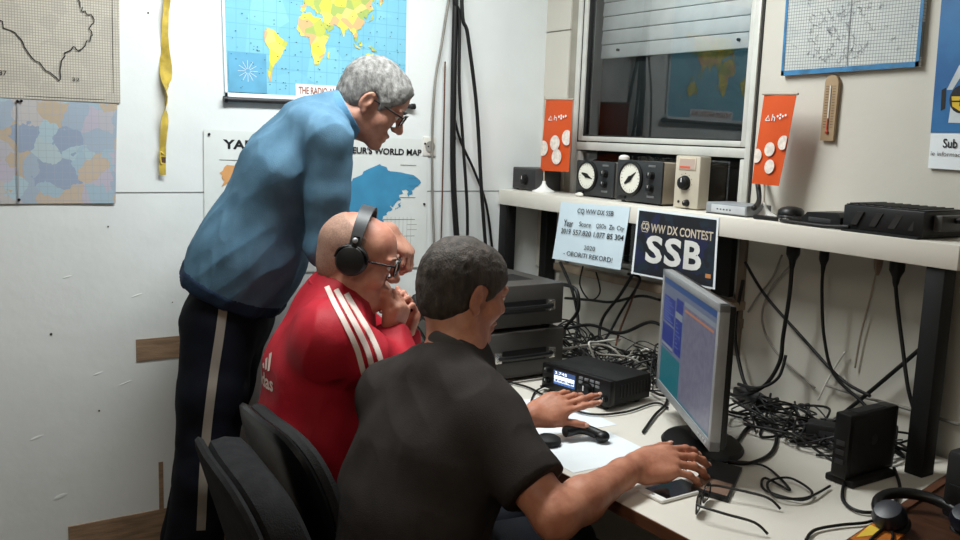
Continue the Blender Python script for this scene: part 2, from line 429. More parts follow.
def land(mb, q, lon0, lon1, latT, latB, sel=None, mi=1, lift=.0012, box=(0, 0, 1, 1), jitter=0):
    T, B = merc(latT), merc(latB); mb.mi = mi
    for i, P in enumerate(LAND):
        if sel is not None and i not in sel: continue
        pts = []
        for lo, la in P:
            if lo < lon0: lo += 360
            u = (lo-lon0)/(lon1-lon0); v = (T-merc(la))/(T-B); pts.append((u, v))
        if max(p[0] for p in pts)-min(p[0] for p in pts) > .8: continue
        pts = [(box[0]+(box[2]-box[0])*min(max(u, 0), 1), box[1]+(box[3]-box[1])*min(max(v, 0), 1)) for u, v in pts]
        if jitter:
            rr = random.Random(i); q2 = []
            for a, c in zip(pts, pts[1:]+pts[:1]):
                q2.append(a)
                for t in (.33, .66): q2.append((a[0]+(c[0]-a[0])*t+rr.uniform(-jitter, jitter), a[1]+(c[1]-a[1])*t+rr.uniform(-jitter, jitter)))
            pts = q2
        polymap(mb, q, pts, lift)

# locator map in black and white, top left
q = lw([(0, -2.28, 2.10), (0, -1.611, 2.10), (0, -1.617, 1.575), (0, -2.29, 1.575)])
m = MB(); sheet(m, q, .001, wave=.002)
m.mi = 1
line_on(m, q, [(.03, .985), (.97, .985), (.97, .02)], .002)
bord = [(0.468, 0.534), (0.519, 0.59), (0.555, 0.638), (0.585, 0.661), (0.614, 0.721), (0.654, 0.792), (0.696, 0.842), (0.747, 0.893), (0.752, 0.843), (0.758, 0.782), (0.783, 0.731), (0.808, 0.701), (0.828, 0.721), (0.862, 0.663), (0.883, 0.633), (0.872, 0.596), (0.893, 0.544), (0.882, 0.518), (0.849, 0.506), (0.837, 0.486), (0.83, 0.444), (0.811, 0.392)]
rr = random.Random(3); b2 = []
for a, c in zip(bord, bord[1:]):
    b2.append(a); 
    for t in (.35, .7): b2.append((a[0]+(c[0]-a[0])*t+rr.uniform(-.008, .008), a[1]+(c[1]-a[1])*t+rr.uniform(-.012, .012)))
line_on(m, q, b2, .0032, .0035)
put_text(m, '87', q, (.515, .855, .545, .88), lift=.0035); put_text(m, '32', q, (.80, .87, .83, .89), lift=.0035)
o = m.build('wall_map', [patches('gridded_newsprint', [(188,182,168),(184,178,165),(192,186,172),(180,174,162)], 30, lines=('yz', .0075), linecol=(146,142,134), linew=.25), INK], smooth=False)
tag(o, 'yellowed black and white grid map with a thick border line, upper left of the wall', 'map')
# pastel map beneath it
q = lw([(0, -2.28, 1.575), (0, -1.626, 1.572), (0, -1.638, 1.272), (0, -2.29, 1.276)])
m = MB(); sheet(m, q, .001, wave=.003, seed=2)
m.mi = 1; line_on(m, q, [(.585, 0), (.587, .5), (.59, 1)], .004, .005)  # shadow of the fold, painted as a line down the map
m.mi = 2
for uv in ((.585, .02), (.592, .96), (.6, .015)): m.cyl(quad_at(q, *uv), quad_at(q, *uv)+V((.008, 0, 0)), .004, seg=10)
o = m.build('wall_map', [patches('faded_pastel_print', [(150,172,186),(158,180,190),(172,166,180),(180,164,148),(150,164,180),(176,172,172),(136,150,172),(164,180,186),(170,168,176),(176,160,140)], 17, lines=('yz', .021), linecol=(150,158,166), linew=.05, warp=.06), M('fold_shadow_line', (150, 156, 162), .7), BLACK], smooth=False)
tag(o, 'faded pastel coloured map pinned below the black and white grid map', 'map')
# blue world map on a roller
wm = thing('wall_map', 'bright blue world map with yellow continents hung from a rod', 'map', (.004, -.96, 1.6))
q = lw([(0, -1.312, 2.14), (0, -.634, 2.14), (0, -.630, 1.618), (0, -1.296, 1.612)])
m = MB(); sheet(m, q, .0012, wave=.001)
SEA = patches('sea_print', [(122,188,212),(116,182,208),(128,193,214)], 9, lines=('yz', .045), linecol=(100,164,192), linew=.035)
m.mi = 1; land(m, q, -150, 214, 62, -62, box=(.015, .28, .985, .96), lift=.0032, jitter=.004)
m.mi = 2
for bx in ((.0, 0, .012, 1), (.985, 0, 1, 1), (0, .975, 1, 1)): polymap(m, q, [(bx[0], bx[1]), (bx[2], bx[1]), (bx[2], bx[3]), (bx[0], bx[3])], .0034)
polymap(m, q, [(.36, .90), (.78, .90), (.78, .975), (.36, .975)], .0036)
m.mi = 3; put_text(m, "THE RADIO AMATEUR'S MAP", q, (.375, .915, .765, .962), bold=.02, lift=.0042)
m.mi = 4; polymap(m, q, [(.02, .73), (.21, .73), (.21, .97), (.02, .97)], .0036)
m.mi = 2
for k in range(12):
    a = k*PI/6; line_on(m, q, [(.115+.01*math.cos(a), .84+.013*math.sin(a)), (.115+.05*math.cos(a), .84+.065*math.sin(a))], .0012, .0044)
m.mi = 5
rr = random.Random(5)
for k in range(150):
    u = rr.uniform(.03, .97); v = rr.uniform(.3, .95); w = rr.uniform(.003, .008)
    polymap(m, q, [(u, v), (u+w, v), (u+w, v+.004), (u, v+.004)], .0041)
m.build('map_sheet', [SEA, patches('country_print', [(222,204,76),(214,206,92),(184,190,84),(228,212,100),(158,178,96),(214,170,120),(206,196,120)], 30, lines=None), PAPER, M('title_ink', (160, 84, 46), .6), M('deep_sea_print', (98, 164, 198), .55), INK], wm, smooth=False)
m = MB(); m.cyl((.014, -1.296, 1.603), (.014, -.612, 1.612), .008, seg=14); m.build('rod', M('dark_rod_lacquer', (48, 46, 48), .45), wm)
for y in (-1.298, -.610):
    m = MB(); m.cyl((.014, y-.006, 1.603+(y+1.296)*.0132), (.014, y+.006, 1.603+(y+1.296)*.0132), .0105, seg=14); m.build('rod_cap', BLACK, wm)
# white radio amateur map below it
q = lw([(0, -1.366, 1.505), (0, -.537, 1.494), (0, -.537, 1.02), (0, -1.366, 1.03)])
m = MB(); sheet(m, q, .001, wave=.0015, seed=4)
m.mi = 1; put_text(m, 'YAESU', q, (.075, .06, .265, .125), bold=.035, lift=.003)
put_text(m, "AMATEUR'S WORLD MAP", q, (.52, .075, .965, .125), bold=.03, lift=.003)
m.mi = 2; land(m, q, -168, 188, 79, -58, sel=[4, 7, 11], mi=2, box=(.06, .16, .99, .95), lift=.003, jitter=.010)
m.mi = 3; land(m, q, -168, 195, 76, -58, sel=[0, 2, 3, 5, 8, 9, 10], mi=3, box=(.06, .16, .95, .95), lift=.003, jitter=.005)
m.mi = 4
for v in (.20, .45, .62, .75, .88): line_on(m, q, [(.86 if v < .5 else .78, v), (.94, v)], .0018, .003)
for v in (.3, .36, .66, .7): line_on(m, q, [(.9, v), (.95, v)], .0012, .003)
line_on(m, q, [(.06, .2), (.2, .2)], .0018, .003)
for k in range(7): line_on(m, q, [(.80+.02*k, .6), (.80+.02*k, .9)], .0008, .003)
m.mi = 5
for uv in ((.02, .03), (.98, .03), (.985, .5)): m.cyl(quad_at(q, *uv), quad_at(q, *uv)+V((.007, 0, 0)), .004, seg=10)
o = m.build('wall_map', [M('map_white_stock', (214, 218, 216), .6, var=.04), INK, M('asia_blue_print', (62, 138, 178), .6), M('orange_land_print', (206, 150, 96), .6), MIDGREY, BLACK], smooth=False)
tag(o, 'white world map with a big blue Asia, partly hidden behind the bending man', 'map')

# yellow ribbon hanging on the left wall
pts = []; tw = []
for i in range(41):
    t = i/40; z = 2.10-t*.74
    pts.append(V((.012+.004*math.sin(t*9), -1.468-.028*t+.004*math.sin(t*12), z))); tw.append(.5*math.sin(t*7)+(1.1*math.sin(t*16) if .3 < t < .9 else .2))
m = MB(); prev = None
for i, (p, a) in enumerate(zip(pts, tw)):
    t = i/40; w = .010+.010*max(0, math.sin((t-.42)*PI/.4) if .42 < t < .82 else 0)
    m.mi = 1 if .93 < t < .96 else 0
    d = V((math.sin(a)*.6, math.cos(a), 0)).normalized(); nn = d.cross(V((0, 0, 1)))
    r4 = [m.bm.verts.new(p+d*w*s+nn*e) for s, e in ((-1, -.0006), (1, -.0006), (1, .0006), (-1, .0006))]
    if prev:
        for k in range(4):
            f = m.bm.faces.new((prev[k], prev[(k+1) % 4], r4[(k+1) % 4], r4[k])); f.material_index = m.mi
    prev = r4
YEL = M('yellow_ribbon_cloth', (196, 170, 72), .6, var=.25, scale=40)
rib = m.build('hanging_ribbon', [YEL, M('brown_knot_cloth', (86, 60, 40), .7)], angle=60)
tag(rib, 'narrow twisted yellow ribbon hanging down the white wall', 'ribbon')
m = MB(); m.tube(spline([(.014, -1.49, 1.42), (.016, -1.505, 1.43), (.014, -1.502, 1.395), (.012, -1.49, 1.405)], 6), .0035, 8); m.build('knot', YEL, rib)

# wall socket and the hanging black leads
so = thing('wall_socket', 'white wall socket at the right edge of the white world map', 'socket', (.0, -.53, 1.42))
m = MB(); m.box((0, -.560, 1.435), (.008, -.505, 1.505), bev=.003); m.build('socket_plate', WHITEC, so)
m = MB(); m.cyl((.010, -.532, 1.47), (.0115, -.532, 1.47), .02, seg=20); m.build('socket_well', M('socket_shade_plastic', (150, 148, 142), .5), so)
m = MB()
for d in (-.009, .009): m.cyl((.0115, -.532+d, 1.47), (.0125, -.532+d, 1.47), .003, seg=10)
m.build('socket_hole', BLACK, so)
def cable(name, pts, r, mt, label, cat='cable', group=None, n=8, seg=6):
    m = MB(); m.tube(spline(pts, n), r, seg); return tag(m.build(name, mt, angle=180), label, cat, group)
cable('hanging_cable', [(.03, -.47, RZ), (.03, -.455, 2.0), (.035, -.455, 1.7), (.03, -.44, 1.35), (.05, -.41, .95), (.06, -.42, .76)], .011, RUBBER, 'thickest black cable falling straight down the left wall corner')
cable('hanging_cable', [(.055, -.46, RZ), (.05, -.44, 2.0), (.05, -.41, 1.88), (.05, -.36, 1.62), (.06, -.33, 1.30), (.07, -.30, 1.02), (.08, -.29, .86), (.12, -.30, .758)], .007, RUBBER, 'thin black cable bowing out to the right of the thickest hanging cable')
cable('hanging_cable', [(.04, -.48, RZ), (.035, -.47, 2.05), (.035, -.44, 1.95), (.035, -.43, 1.7), (.04, -.41, 1.5), (.05, -.385, 1.22), (.05, -.38, .95), (.06, -.38, .82), (.10, -.36, .757)], .006, RUBBER, 'thin black cable running between the two other black hanging cables')
cable('hanging_cable', [(.02, -.45, 1.62), (.02, -.41, 1.5), (.02, -.34, 1.38), (.02, -.28, 1.25), (.02, -.24, 1.05), (.03, -.22, .86), (.08, -.2, .756)], .005, RUBBER, 'short black cable slanting from the hanging bundle down towards the shelf')
cable('hanging_cable', [(.02, -.47, 2.05), (.02, -.50, 1.85), (.02, -.525, 1.7), (.02, -.53, 1.5), (.02, -.52, 1.25), (.02, -.5, 1.0), (.03, -.49, .82), (.07, -.48, .756)], .0045, GREYC, 'pale grey cable curving down the wall left of the black bundle')
cable('hanging_cable', [(.02, -.485, 1.78), (.02, -.482, 1.5), (.02, -.48, 1.3), (.02, -.478, 1.0), (.02, -.47, .80), (.05, -.46, .755)], .003, BROWNC, 'short brown cable on the wall beside the hanging black bundle')

# ------------------------------------------------------------------ papers on the window wall
def bw(*px): return [V(p)+V((0, -.004, 0)) for p in px]
q = bw((1.146, 0, 2.04), (1.572, 0, 2.04), (1.577, 0, 1.731), (1.152, 0, 1.722))
m = MB(); sheet(m, q, .012, wave=0)
m.mi = 1
for bx in ((0, 0, .022, 1), (.978, 0, 1, 1), (0, .957, 1, 1)): polymap(m, q, [(bx[0], bx[1]), (bx[2], bx[1]), (bx[2], bx[3]), (bx[0], bx[3])], .0134)
m.mi = 2
line_on(m, q, [(.51, 0), (.512, .95)], .0022, .0134)
rr = random.Random(11)
for k in range(150):
    u = rr.gauss(.45, .2); v = rr.uniform(.02, .9); 
    if not .04 < u < .95: continue
    P = [(u, v)]
    for j in range(4): P.append((min(max(P[-1][0]+rr.uniform(-.02, .02), .03), .97), min(max(P[-1][1]+rr.uniform(-.03, .03), .01), .94)))
    line_on(m, q, P, .0012, .0134)
o = m.build('wall_map', [patches('fine_grid_print', [(188,192,190),(182,187,186),(192,195,192)], 14, lines=('xz', .0088), linecol=(120,124,124), linew=.16), M('blue_border_print', (54, 116, 160), .5, var=.3, scale=30), M('map_line_ink', (118, 120, 122), .6)], smooth=False)
tag(o, 'pale gridded map with a bright blue border right of the window', 'map')

th = thing('wall_thermometer', 'narrow wooden thermometer with a rounded top below the blue bordered map', 'thermometer', (1.325, -.004, 1.54))
WOODT = M('thermometer_wood', (158, 134, 104), .5, var=.15)
pts = [(1.303, -.002, 1.538), (1.345, -.002, 1.538)]+[(1.3245+.0215*math.cos(a), -.002, 1.697+.0215*math.sin(a)) for a in [k*PI/10 for k in range(11)]]
pts[2:2] = []
m = MB(); m.prism(pts, (0, -.012, 0)); m.build('board', WOODT, th)
m = MB(); m.cyl((1.324, -.0155, 1.565), (1.324, -.0155, 1.69), .0022, seg=8); m.build('glass_tube', M('thermometer_tube', (225, 222, 214), .2), th)
m = MB(); m.cyl((1.324, -.0165, 1.562), (1.324, -.0165, 1.60), .0024, seg=8); m.ell((1.324, -.0165, 1.562), (.0055, .004, .0055)); m.build('bulb', REDP, th)
m = MB()
for k in range(16):
    z = 1.575+k*.0075
    for s in (-1, 1): m.box((1.324+s*.011-.0045, -.0147, z), (1.324+s*.011+.0045, -.014, z+.0014))
m.build('scale_marks', M('scale_ink', (70, 52, 38), .6), th)

q = bw((1.612, 0, 2.05), (1.98, 0, 2.05), (1.995, 0, 1.471), (1.627, 0, 1.477))
m = MB(); sheet(m, q, .006, wave=0)
m.mi = 1; polymap(m, q, [(.0, 0), (1, 0), (1, .83), (.0, .845)], .0074)
m.mi = 2; polymap(m, q, [(.12, .80), (.13, .70), (.20, .64), (.30, .60), (.42, .60), (.8, .62), (.8, .80)], .008)
polymap(m, q, [(.09, .66), (.16, .56), (.24, .50), (.22, .56), (.13, .66)], .008)
polymap(m, q, [(.2, .0), (.42, .0), (.36, .2), (.3, .28), (.24, .2)], .008)
m.mi = 3; c = (.20, .70)
polymap(m, q, [(c[0]+.085*math.cos(a), c[1]+.06*math.sin(a)) for a in [k*2*PI/20 for k in range(20)]], .0086)
m.mi = 4; polymap(m, q, [(c[0]-.07, c[1]-.012), (c[0]+.07, c[1]-.012), (c[0]+.06, c[1]+.03), (c[0], c[1]+.052), (c[0]-.06, c[1]+.03)], .0092)
m.mi = 3; polymap(m, q, [(c[0]-.012, c[1]-.0), (c[0]+.012, c[1]-.0), (c[0]+.012, c[1]+.03), (c[0]-.012, c[1]+.03)], .0098)
polymap(m, q, [(c[0]-.07, c[1]+.006), (c[0]+.07, c[1]+.006), (c[0]+.07, c[1]+.012), (c[0]-.07, c[1]+.012)], .0098)
m.mi = 3; polymap(m, q, [(.055, .66), (.085, .65), (.09, .74), (.06, .75)], .008)
put_text(m, 'Sub', q, (.095, .868, .195, .908), bold=.015, lift=.0076)
m.mi = 5; put_text(m, 'ie informacij', q, (.015, .925, .24, .950), lift=.0076)
o = m.build('wall_calendar', [PAPER, M('poster_blue_print', (52, 118, 172), .45, var=.5, scale=5, col2=(30, 84, 140)), M('poster_pale_print', (196, 204, 208), .5, var=.2), INK, GOLD, MIDGREY], smooth=False)
tag(o, 'blue poster with a black and yellow badge and white bottom strip at right edge', 'poster')
# ------------------------------------------------------------------ the long shelf standing on the desk
SH = 1.312; SF = -.213
shf = thing('shelf', 'long white shelf board on black legs standing on the desk along the wall', 'shelf', (.95, -.11, .75))
m = MB(); m.box((.004, SF, SH-.058), (1.842, -.013, SH), bev=.002); m.build('shelf_board', WHITEL, shf)
for (x0, y0, w) in ((.005, SF+.006, .045), (.082, -.060, .042), (1.764, SF+.008, .046), (1.690, -.068, .042)):
    m = MB(); m.box((x0, y0, .7505), (x0+w, y0+.05, SH-.058), bev=.002); m.build('leg', BLKLEG, shf)

# ------------------------------------------------------------------ desks
dk = thing('desk', 'wide white desk with a brown front edge under all the radio gear', 'desk', (.9, -.47, 0))
m = MB(); m.prism([(.003, -.945, .722), (1.985, -.945, .722), (1.80, -.014, .722), (.003, -.014, .722)], (0, 0, .028)); m.build('desktop', WHITEL, dk)
m = MB(); m.prism([(.003, -.9475, .7225), (1.985, -.9475, .7225), (1.985, -.945, .7225), (.003, -.945, .7225)], (0, 0, .0265)); m.build('edge_band', EDGEB, dk)
for (x, y) in ((.05, -.9), (.05, -.08), (1.70, -.88), (1.70, -.08)):
    m = MB(); m.box((x-.025, y-.025, 0), (x+.025, y+.025, .722), bev=.003); m.build('leg', BLKLEG, dk)
m = MB(); m.box((.08, -.05, .35), (1.67, -.03, .7)); m.build('modesty_panel', EDGEB, dk)
d2 = thing('desk', 'dark brown wooden desk joining the white desk at the lower right', 'desk', (2.4, -.5, 0))
m = MB(); m.prism([(1.992, -.96, .722), (2.9, -.96, .722), (2.9, -.014, .722), (1.807, -.014, .722)], (0, 0, .030)); m.build('desktop', BROWND, d2)
m = MB()
dx = V((-.19, .946, 0)).normalized(); 
m.prism([(1.9935, -.955, .752), (2.012, -.955, .752), (1.83, -.02, .752), (1.811, -.02, .752)], (0, 0, .006)); m.build('raised_lip', EDGEB, d2)
for (x, y) in ((2.12, -.88), (2.05, -.08), (2.82, -.88), (2.82, -.08)):
    m = MB(); m.box((x-.025, y-.025, 0), (x+.025, y+.025, .722), bev=.003); m.build('leg', BLKLEG, d2)

# ------------------------------------------------------------------ on the shelf
def knob(parent, c, ax, r, h, mt=BLACK, name='knob', mark=True):
    """knob on a panel; ax = outward normal"""
    ax = V(ax).normalized(); M4 = ax.to_track_quat('Z', 'Y').to_matrix().to_4x4(); M4.translation = V(c)
    m = MB(); m.lathe([(0, 0), (r*1.1, 0), (r*1.1, h*.25), (r*.92, h*.3), (r*.88, h*.93), (r*.78, h), (0, h)], M4, 20)
    if mark:
        m.mi = 1; up = M4.to_3x3()@V((0, 1, 0)); sd = M4.to_3x3()@V((1, 0, 0)); p = V(c)+ax*(h+.0003)
        v = [m.bm.verts.new(p+up*a*r+sd*b_*r) for a, b_ in ((.1, -.08), (.75, -.08), (.75, .08), (.1, .08))]; f = m.bm.faces.new(v); f.material_index = 1
    return m.build(name, [mt, INKW], parent)
sp = thing('speaker_box', 'small dark box with a round knob at the left end of the shelf', 'radio box', (.085, -.11, SH))
m = MB(); m.box((.005, -.150, SH+.004), (.160, -.03, SH+.088), bev=.004); m.build('case', M('box_dark_grey', (62, 62, 62), .45), sp)
m = MB(); m.box((.011, -.1525, SH+.010), (.154, -.149, SH+.082), bev=.001); m.build('front_panel', M('panel_dark', (44, 44, 45), .5), sp)
knob(sp, (.09, -.1525, SH+.042), (0, -1, 0), .02, .016)
for x in (.03, .132):
    for y in (-.14, -.045):
        m = MB(); m.cyl((x, y, SH), (x, y, SH+.005), .006, seg=12); m.build('foot', BLACK, sp)

def flag(base, poletop, q, label, mirror=False):
    t = thing('table_flag', label, 'flag', base, 'orange table flags')
    M4 = Matrix.Translation(V(base))
    m = MB(); m.lathe([(0, 0), (.044, 0), (.044, .004), (.03, .010), (.016, .019), (.008, .030), (.006, .042), (0, .042)], M4, 32); m.build('base', M('flag_base_white', (226, 226, 222), .4), t)
    m = MB(); m.cyl((base[0], base[1], base[2]+.03), poletop, .0028, seg=10); m.build('pole', M('flag_pole_grey', (170, 160, 145), .4), t)
    m = MB(); q = [V(p) for p in q]; sheet(m, q, .001, wave=.002, seed=6)
    m.mi = 1
    W = (q[1]-q[0]).length; H = (q[3]-q[0]).length; asp = W/H
    for (u, v) in ((.08, .685), (.49, .605), (.90, .525), (.58, .795)):
        pts = []
        for k in range(24):
            a = k*2*PI/24; x = u+.17*math.cos(a); y = v+.17*asp*math.sin(a)*1.05
            if x < -.0: x = 0
            if x > 1: x = 1
            pts.append((x, y))
        polymap(m, q, pts, .006)
    m.mi = 2
    line_on(m, q, [(.20, .29), (.28, .235), (.34, .29), (.20, .29)], .0032, .006)
    line_on(m, q, [(.42, .22), (.41, .29)], .0032, .006); line_on(m, q, [(.415, .262), (.46, .248), (.50, .258), (.49, .295)], .0032, .006)
    for uv in ((.58, .24), (.66, .225), (.74, .24), (.82, .228), (.66, .262)):
        polymap(m, q, [(uv[0]+.03*math.cos(a), uv[1]+.03*asp*math.sin(a)) for a in [k*PI/5 for k in range(10)]], .006)
    m.build('banner', [ORANGE, M('flag_disc_print', (226, 214, 204), .5, var=.2, scale=80), INKW], t, angle=60)
    m = MB(); m.cyl(q[0]+V((-.004, 0, 0)), q[1]+V((.004, 0, 0)), .0035, seg=10); m.build('crossbar', M('flag_pole_grey', (170, 160, 145), .4), t)
flag((.168, -.118, SH), (.150, -.119, 1.67), [(0.1619,-0.1220,1.6619), (0.3234,-0.1220,1.6581), (0.3213,-0.1220,1.3962), (0.1478,-0.1220,1.3926)], 'orange table flag with white discs at the left of the window')
flag((1.185, -.085, SH), (1.165, -.084, 1.66), [(1.1567,-0.0900,1.6655), (1.2711,-0.0900,1.6636), (1.2364,-0.0900,1.4055), (1.1391,-0.0900,1.4064)], 'orange table flag with white discs at the right of the window')

def gauge_box(x0, x1, y, h, dcx, dcz, dr, ang, label, sidemat, dep=.12):
    t = thing('rotator_controller', label, 'instrument', ((x0+x1)/2, y+dep/2, SH), 'rotator controllers on the shelf')
    z0 = SH+.006
    m = MB(); m.box((x0+.003, y+.006, z0), (x1-.001, y+dep, z0+h-.003), bev=.003); m.build('case', sidemat, t)
    m = MB(); m.box((x0, y, z0), (x1, y+.010, z0+h), bev=.004); m.build('front_panel', M('controller_panel', (44, 46, 48), .5), t)
    cx, cz = x0+dcx, z0+dcz
    M4 = frame((cx, y, cz), (1, 0, 0), (0, 0, 1))   # z axis = -y, towards the room
    m = MB(); m.lathe([(dr*1.16, -.001), (dr*1.16, .006), (dr*1.05, .009), (dr, .009), (dr, .003), (0, .003)], M4, 40); g = m.build('dial_bezel', BLACK, t)
    m = MB(); m.lathe([(dr*.99, .0032), (dr*.99, .0045), (0, .0045)], M4, 40)
    m.mi = 1
    for k in range(24):
        a = k*PI/12; r0 = dr*(.80 if k % 6 else .7); P = [M4@V((r*math.cos(a)-s*.0006*math.sin(a), r*math.sin(a)+s*.0006*math.cos(a), .0048)) for r, s in ((r0, -1), (dr*.92, -1), (dr*.92, 1), (r0, 1))]
        f = m.bm.faces.new([m.bm.verts.new(p) for p in P]); f.material_index = 1
    m.build('dial_face', [DIAL, INK], g)
    m = MB(); ca, sa = math.cos(ang), math.sin(ang)
    P = [(dr*.72, 0), (-.1*dr, .16*dr), (-.62*dr, .05*dr), (-.62*dr, -.05*dr), (-.1*dr, -.16*dr)]
    m.prism([M4@V((a*ca-b_*sa, a*sa+b_*ca, .0055)) for a, b_ in P], M4.to_3x3()@V((0, 0, .0015)))
    m.cyl(M4@V((0, 0, .005)), M4@V((0, 0, .0095)), dr*.16, seg=16); m.build('needle', BLACK, g)
    kx = x0+(x1-x0)*.78
    for i, fz in enumerate((.66, .36)): knob(t, (kx, y, z0+h*fz), (0, -1, 0), .0135-.001*i, .016)
    for fz in (.86, .13):
        m = MB(); m.box((kx-.016, y-.0015, z0+h*fz), (kx+.016, y+.001, z0+h*fz+.007), bev=.0005); m.build('label_strip', M('controller_caption', (104, 106, 106), .5), t)
    m = MB(); m.box((x0+.012, y-.004, z0+.006), (x0+.05, y+.002, z0+.016), bev=.001); m.build('rocker_switch', BLACK, t)
    for xx in (x0+.02, x1-.02):
        for yy in (y+.02, y+dep-.02):
            m = MB(); m.cyl((xx, yy, SH), (xx, yy, z0+.001), .008, seg=12); m.build('foot', BLACK, t)
gauge_box(.346, .552, -.108, .124, .066, .070, .047, R_(-18), 'left rotator controller with a round cream dial next to the orange flag', M('side_grey_paint', (104, 102, 98), .5), .10)
gauge_box(.602, .818, -.140, .136, .072, .076, .050, R_(38), 'right rotator controller whose dial needle tilts up, beside the beige box', M('side_beige_paint', (150, 138, 122), .5), .125)
ob = thing('white_lump', 'small white cap resting on top of the right rotator controller', 'cap', (.60, -.11, SH+.142))
m = MB(); m.lathe([(0, 0), (.018, 0), (.018, .008), (.012, .014), (0, .016)], Matrix.Translation((.607, -.115, SH+.1421)), 20); m.build('cap', WHITEC, ob)
ob.name = 'bottle_cap'
ob2 = tag(MB().ell((.405, -.135, SH+.008), (.017, .010, .008)).ell((.385, -.128, SH+.006), (.012, .008, .006)).build('earplug_pair', WHITEC, angle=180), 'small white crumpled blob under the left dial on the shelf', 'scrap'); ob2.name = 'paper_scrap'
tb = thing('tuner_box', 'upright beige instrument box with a lit meter and black knobs', 'instrument', (.91, -.08, SH))
m = MB(); m.box((.868, -.134, SH+.003), (.972, -.086, SH+.166), bev=.004); m.build('case', BEIGE, tb)
m = MB(); m.box((.884, -.1365, SH+.122), (.956, -.133, SH+.160), bev=.0015); mt = m.build('meter_bezel', M('meter_frame', (196, 184, 164), .5), tb)
m = MB(); m.box((.888, -.1375, SH+.126), (.952, -.136, SH+.157)); m.mi = 1; m.box((.890, -.1382, SH+.127), (.935, -.1374, SH+.134)); m.build('meter_window', [emit_mat('meter_glow', (250, 225, 205), .55), emit_mat('meter_red', (255, 110, 70), .7)], mt)
knob(tb, (.914, -.134, SH+.082), (0, -1, 0), .021, .018)
knob(tb, (.928, -.134, SH+.020), (0, -1, 0), .010, .014)
m = MB(); m.cyl((.892, -.134, SH+.022), (.892, -.1365, SH+.022), .004, seg=12); m.build('jack', BLACK, tb)
m = MB()
for k in range(9):
    a = -2.3+k*.575; m.cyl((.914+.029*math.sin(a), -.1338, SH+.082+.029*math.cos(a)), (.914+.029*math.sin(a), -.1345, SH+.082+.029*math.cos(a)), .0014, seg=6)
m.build('scale_dots', INK, tb)
rt = thing('network_switch', 'flat silver grey box lying on the shelf right of the beige box', 'network box', (1.11, -.11, SH))
m = MB(); m.box((1.035, -.165, SH+.002), (1.190, -.055, SH+.034), bev=.004); m.build('case', M('switch_grey', (140, 144, 148), .4), rt)
m = MB(); m.box((1.058, -.1665, SH+.006), (1.186, -.164, SH+.029), bev=.001); m.build('front_panel', M('switch_front', (186, 190, 194), .35), rt)
m = MB(); m.mi = 0
for k in range(5): m.box((1.08+k*.012, -.1672, SH+.014), (1.086+k*.012, -.166, SH+.018))
m.build('status_light', M('status_dark', (70, 74, 80), .4), rt)
m = MB(); m.box((1.036, -.164, SH), (1.189, -.056, SH+.0025)); m.build('rubber_base', BLACK, rt)

pk = thing('dome_speaker', 'small round black domed puck behind the shelf edge, right of the flag', 'speaker', (1.30, -.09, SH))
m = MB(); m.lathe([(0, 0), (.032, 0), (.036, .008), (.0365, .02), (.035, .030), (.028, .037), (.012, .041), (0, .041)], Matrix.Translation((1.305, -.115, SH)), 32); m.build('body', BLACK, pk)
m = MB(); m.lathe([(.0368, .011), (.0378, .0125), (.0378, .015), (.0368, .0165)], Matrix.Translation((1.305, -.115, SH)), 32); m.build('ring', M('ring_grey', (58, 58, 60), .3), pk)
ad = thing('usb_adapter', 'flat black plug adapter lying in front of the domed puck', 'adapter', (1.27, -.16, SH))
m = MB(); m.box((1.225, -.175, SH), (1.305, -.152, SH+.012), bev=.003, rot=rz(.12)); m.build('case', BLACK, ad)
m = MB(); m.box((1.305, -.168, SH+.002), (1.330, -.150, SH+.010), bev=.001, rot=rz(.12)); m.build('connector', CHROME, ad)
md = thing('desk_phone_cradle', 'low black plastic unit with sloped lid beside the finned box', 'modem', (1.42, -.12, SH))
m = MB(); m.prism([(1.385, -.175, SH+.001), (1.512, -.185, SH+.001), (1.512, -.185, SH+.030), (1.500, -.182, SH+.042), (1.402, -.174, SH+.036), (1.385, -.174, SH+.018)], (0, .115, 0)); m.build('case', BLACK, md)
m = MB(); m.box((1.41, -.181, SH+.012), (1.50, -.1765, SH+.024), bev=.001, rot=rz(-.06)); m.build('front_strip', M('modem_grey', (52, 53, 55), .4), md)
md.name = 'modem'
ps = thing('power_supply', 'black finned power supply box at the right end of the shelf', 'power supply', (1.66, -.12, SH))
PSM = M('power_supply_black', (24, 24, 25), .42)
m = MB(); m.box((1.522, -.19, SH+.006), (1.742, -.03, SH+.066), bev=.003, rot=rz(-.03)); m.build('case', PSM, ps)
m = MB()
for k in range(4):
    x = 1.545+k*.052; m.prism([(x, -.1925, SH+.018), (x+.018, -.1925, SH+.018), (x+.036, -.1925, SH+.052), (x+.018, -.1925, SH+.052)], (0, .003, 0))
m.build('front_relief', M('relief_grey', (46, 45, 44), .4), ps)
m = MB(); m.box((1.526, -.186, SH+.066), (1.74, -.034, SH+.069), bev=.001)
for k in range(9): m.box((1.535+k*.0225, -.185, SH+.069), (1.541+k*.0225, -.036, SH+.072))
m.build('heat_sink', PSM, ps)
m = MB(); m.box((1.53, -.205, SH), (1.735, -.02, SH+.006)); m.build('base_plate', BLACKM, ps)
m = MB(); m.box((1.744, -.16, SH+.02), (1.765, -.05, SH+.058), bev=.003); m.build('end_cap', M('end_grey', (62, 60, 58), .4), ps)
cable('power_cable', [(1.76, -.1, SH+.045), (1.80, -.11, SH+.05), (1.85, -.10, SH+.055), (1.93, -.06, SH+.02), (1.98, -.03, SH-.12), (2.0, -.02, 1.0), (2.02, -.02, .84), (2.08, -.04, .762)], .007, RUBBER, 'thick black cable leaving the right end of the finned power supply')
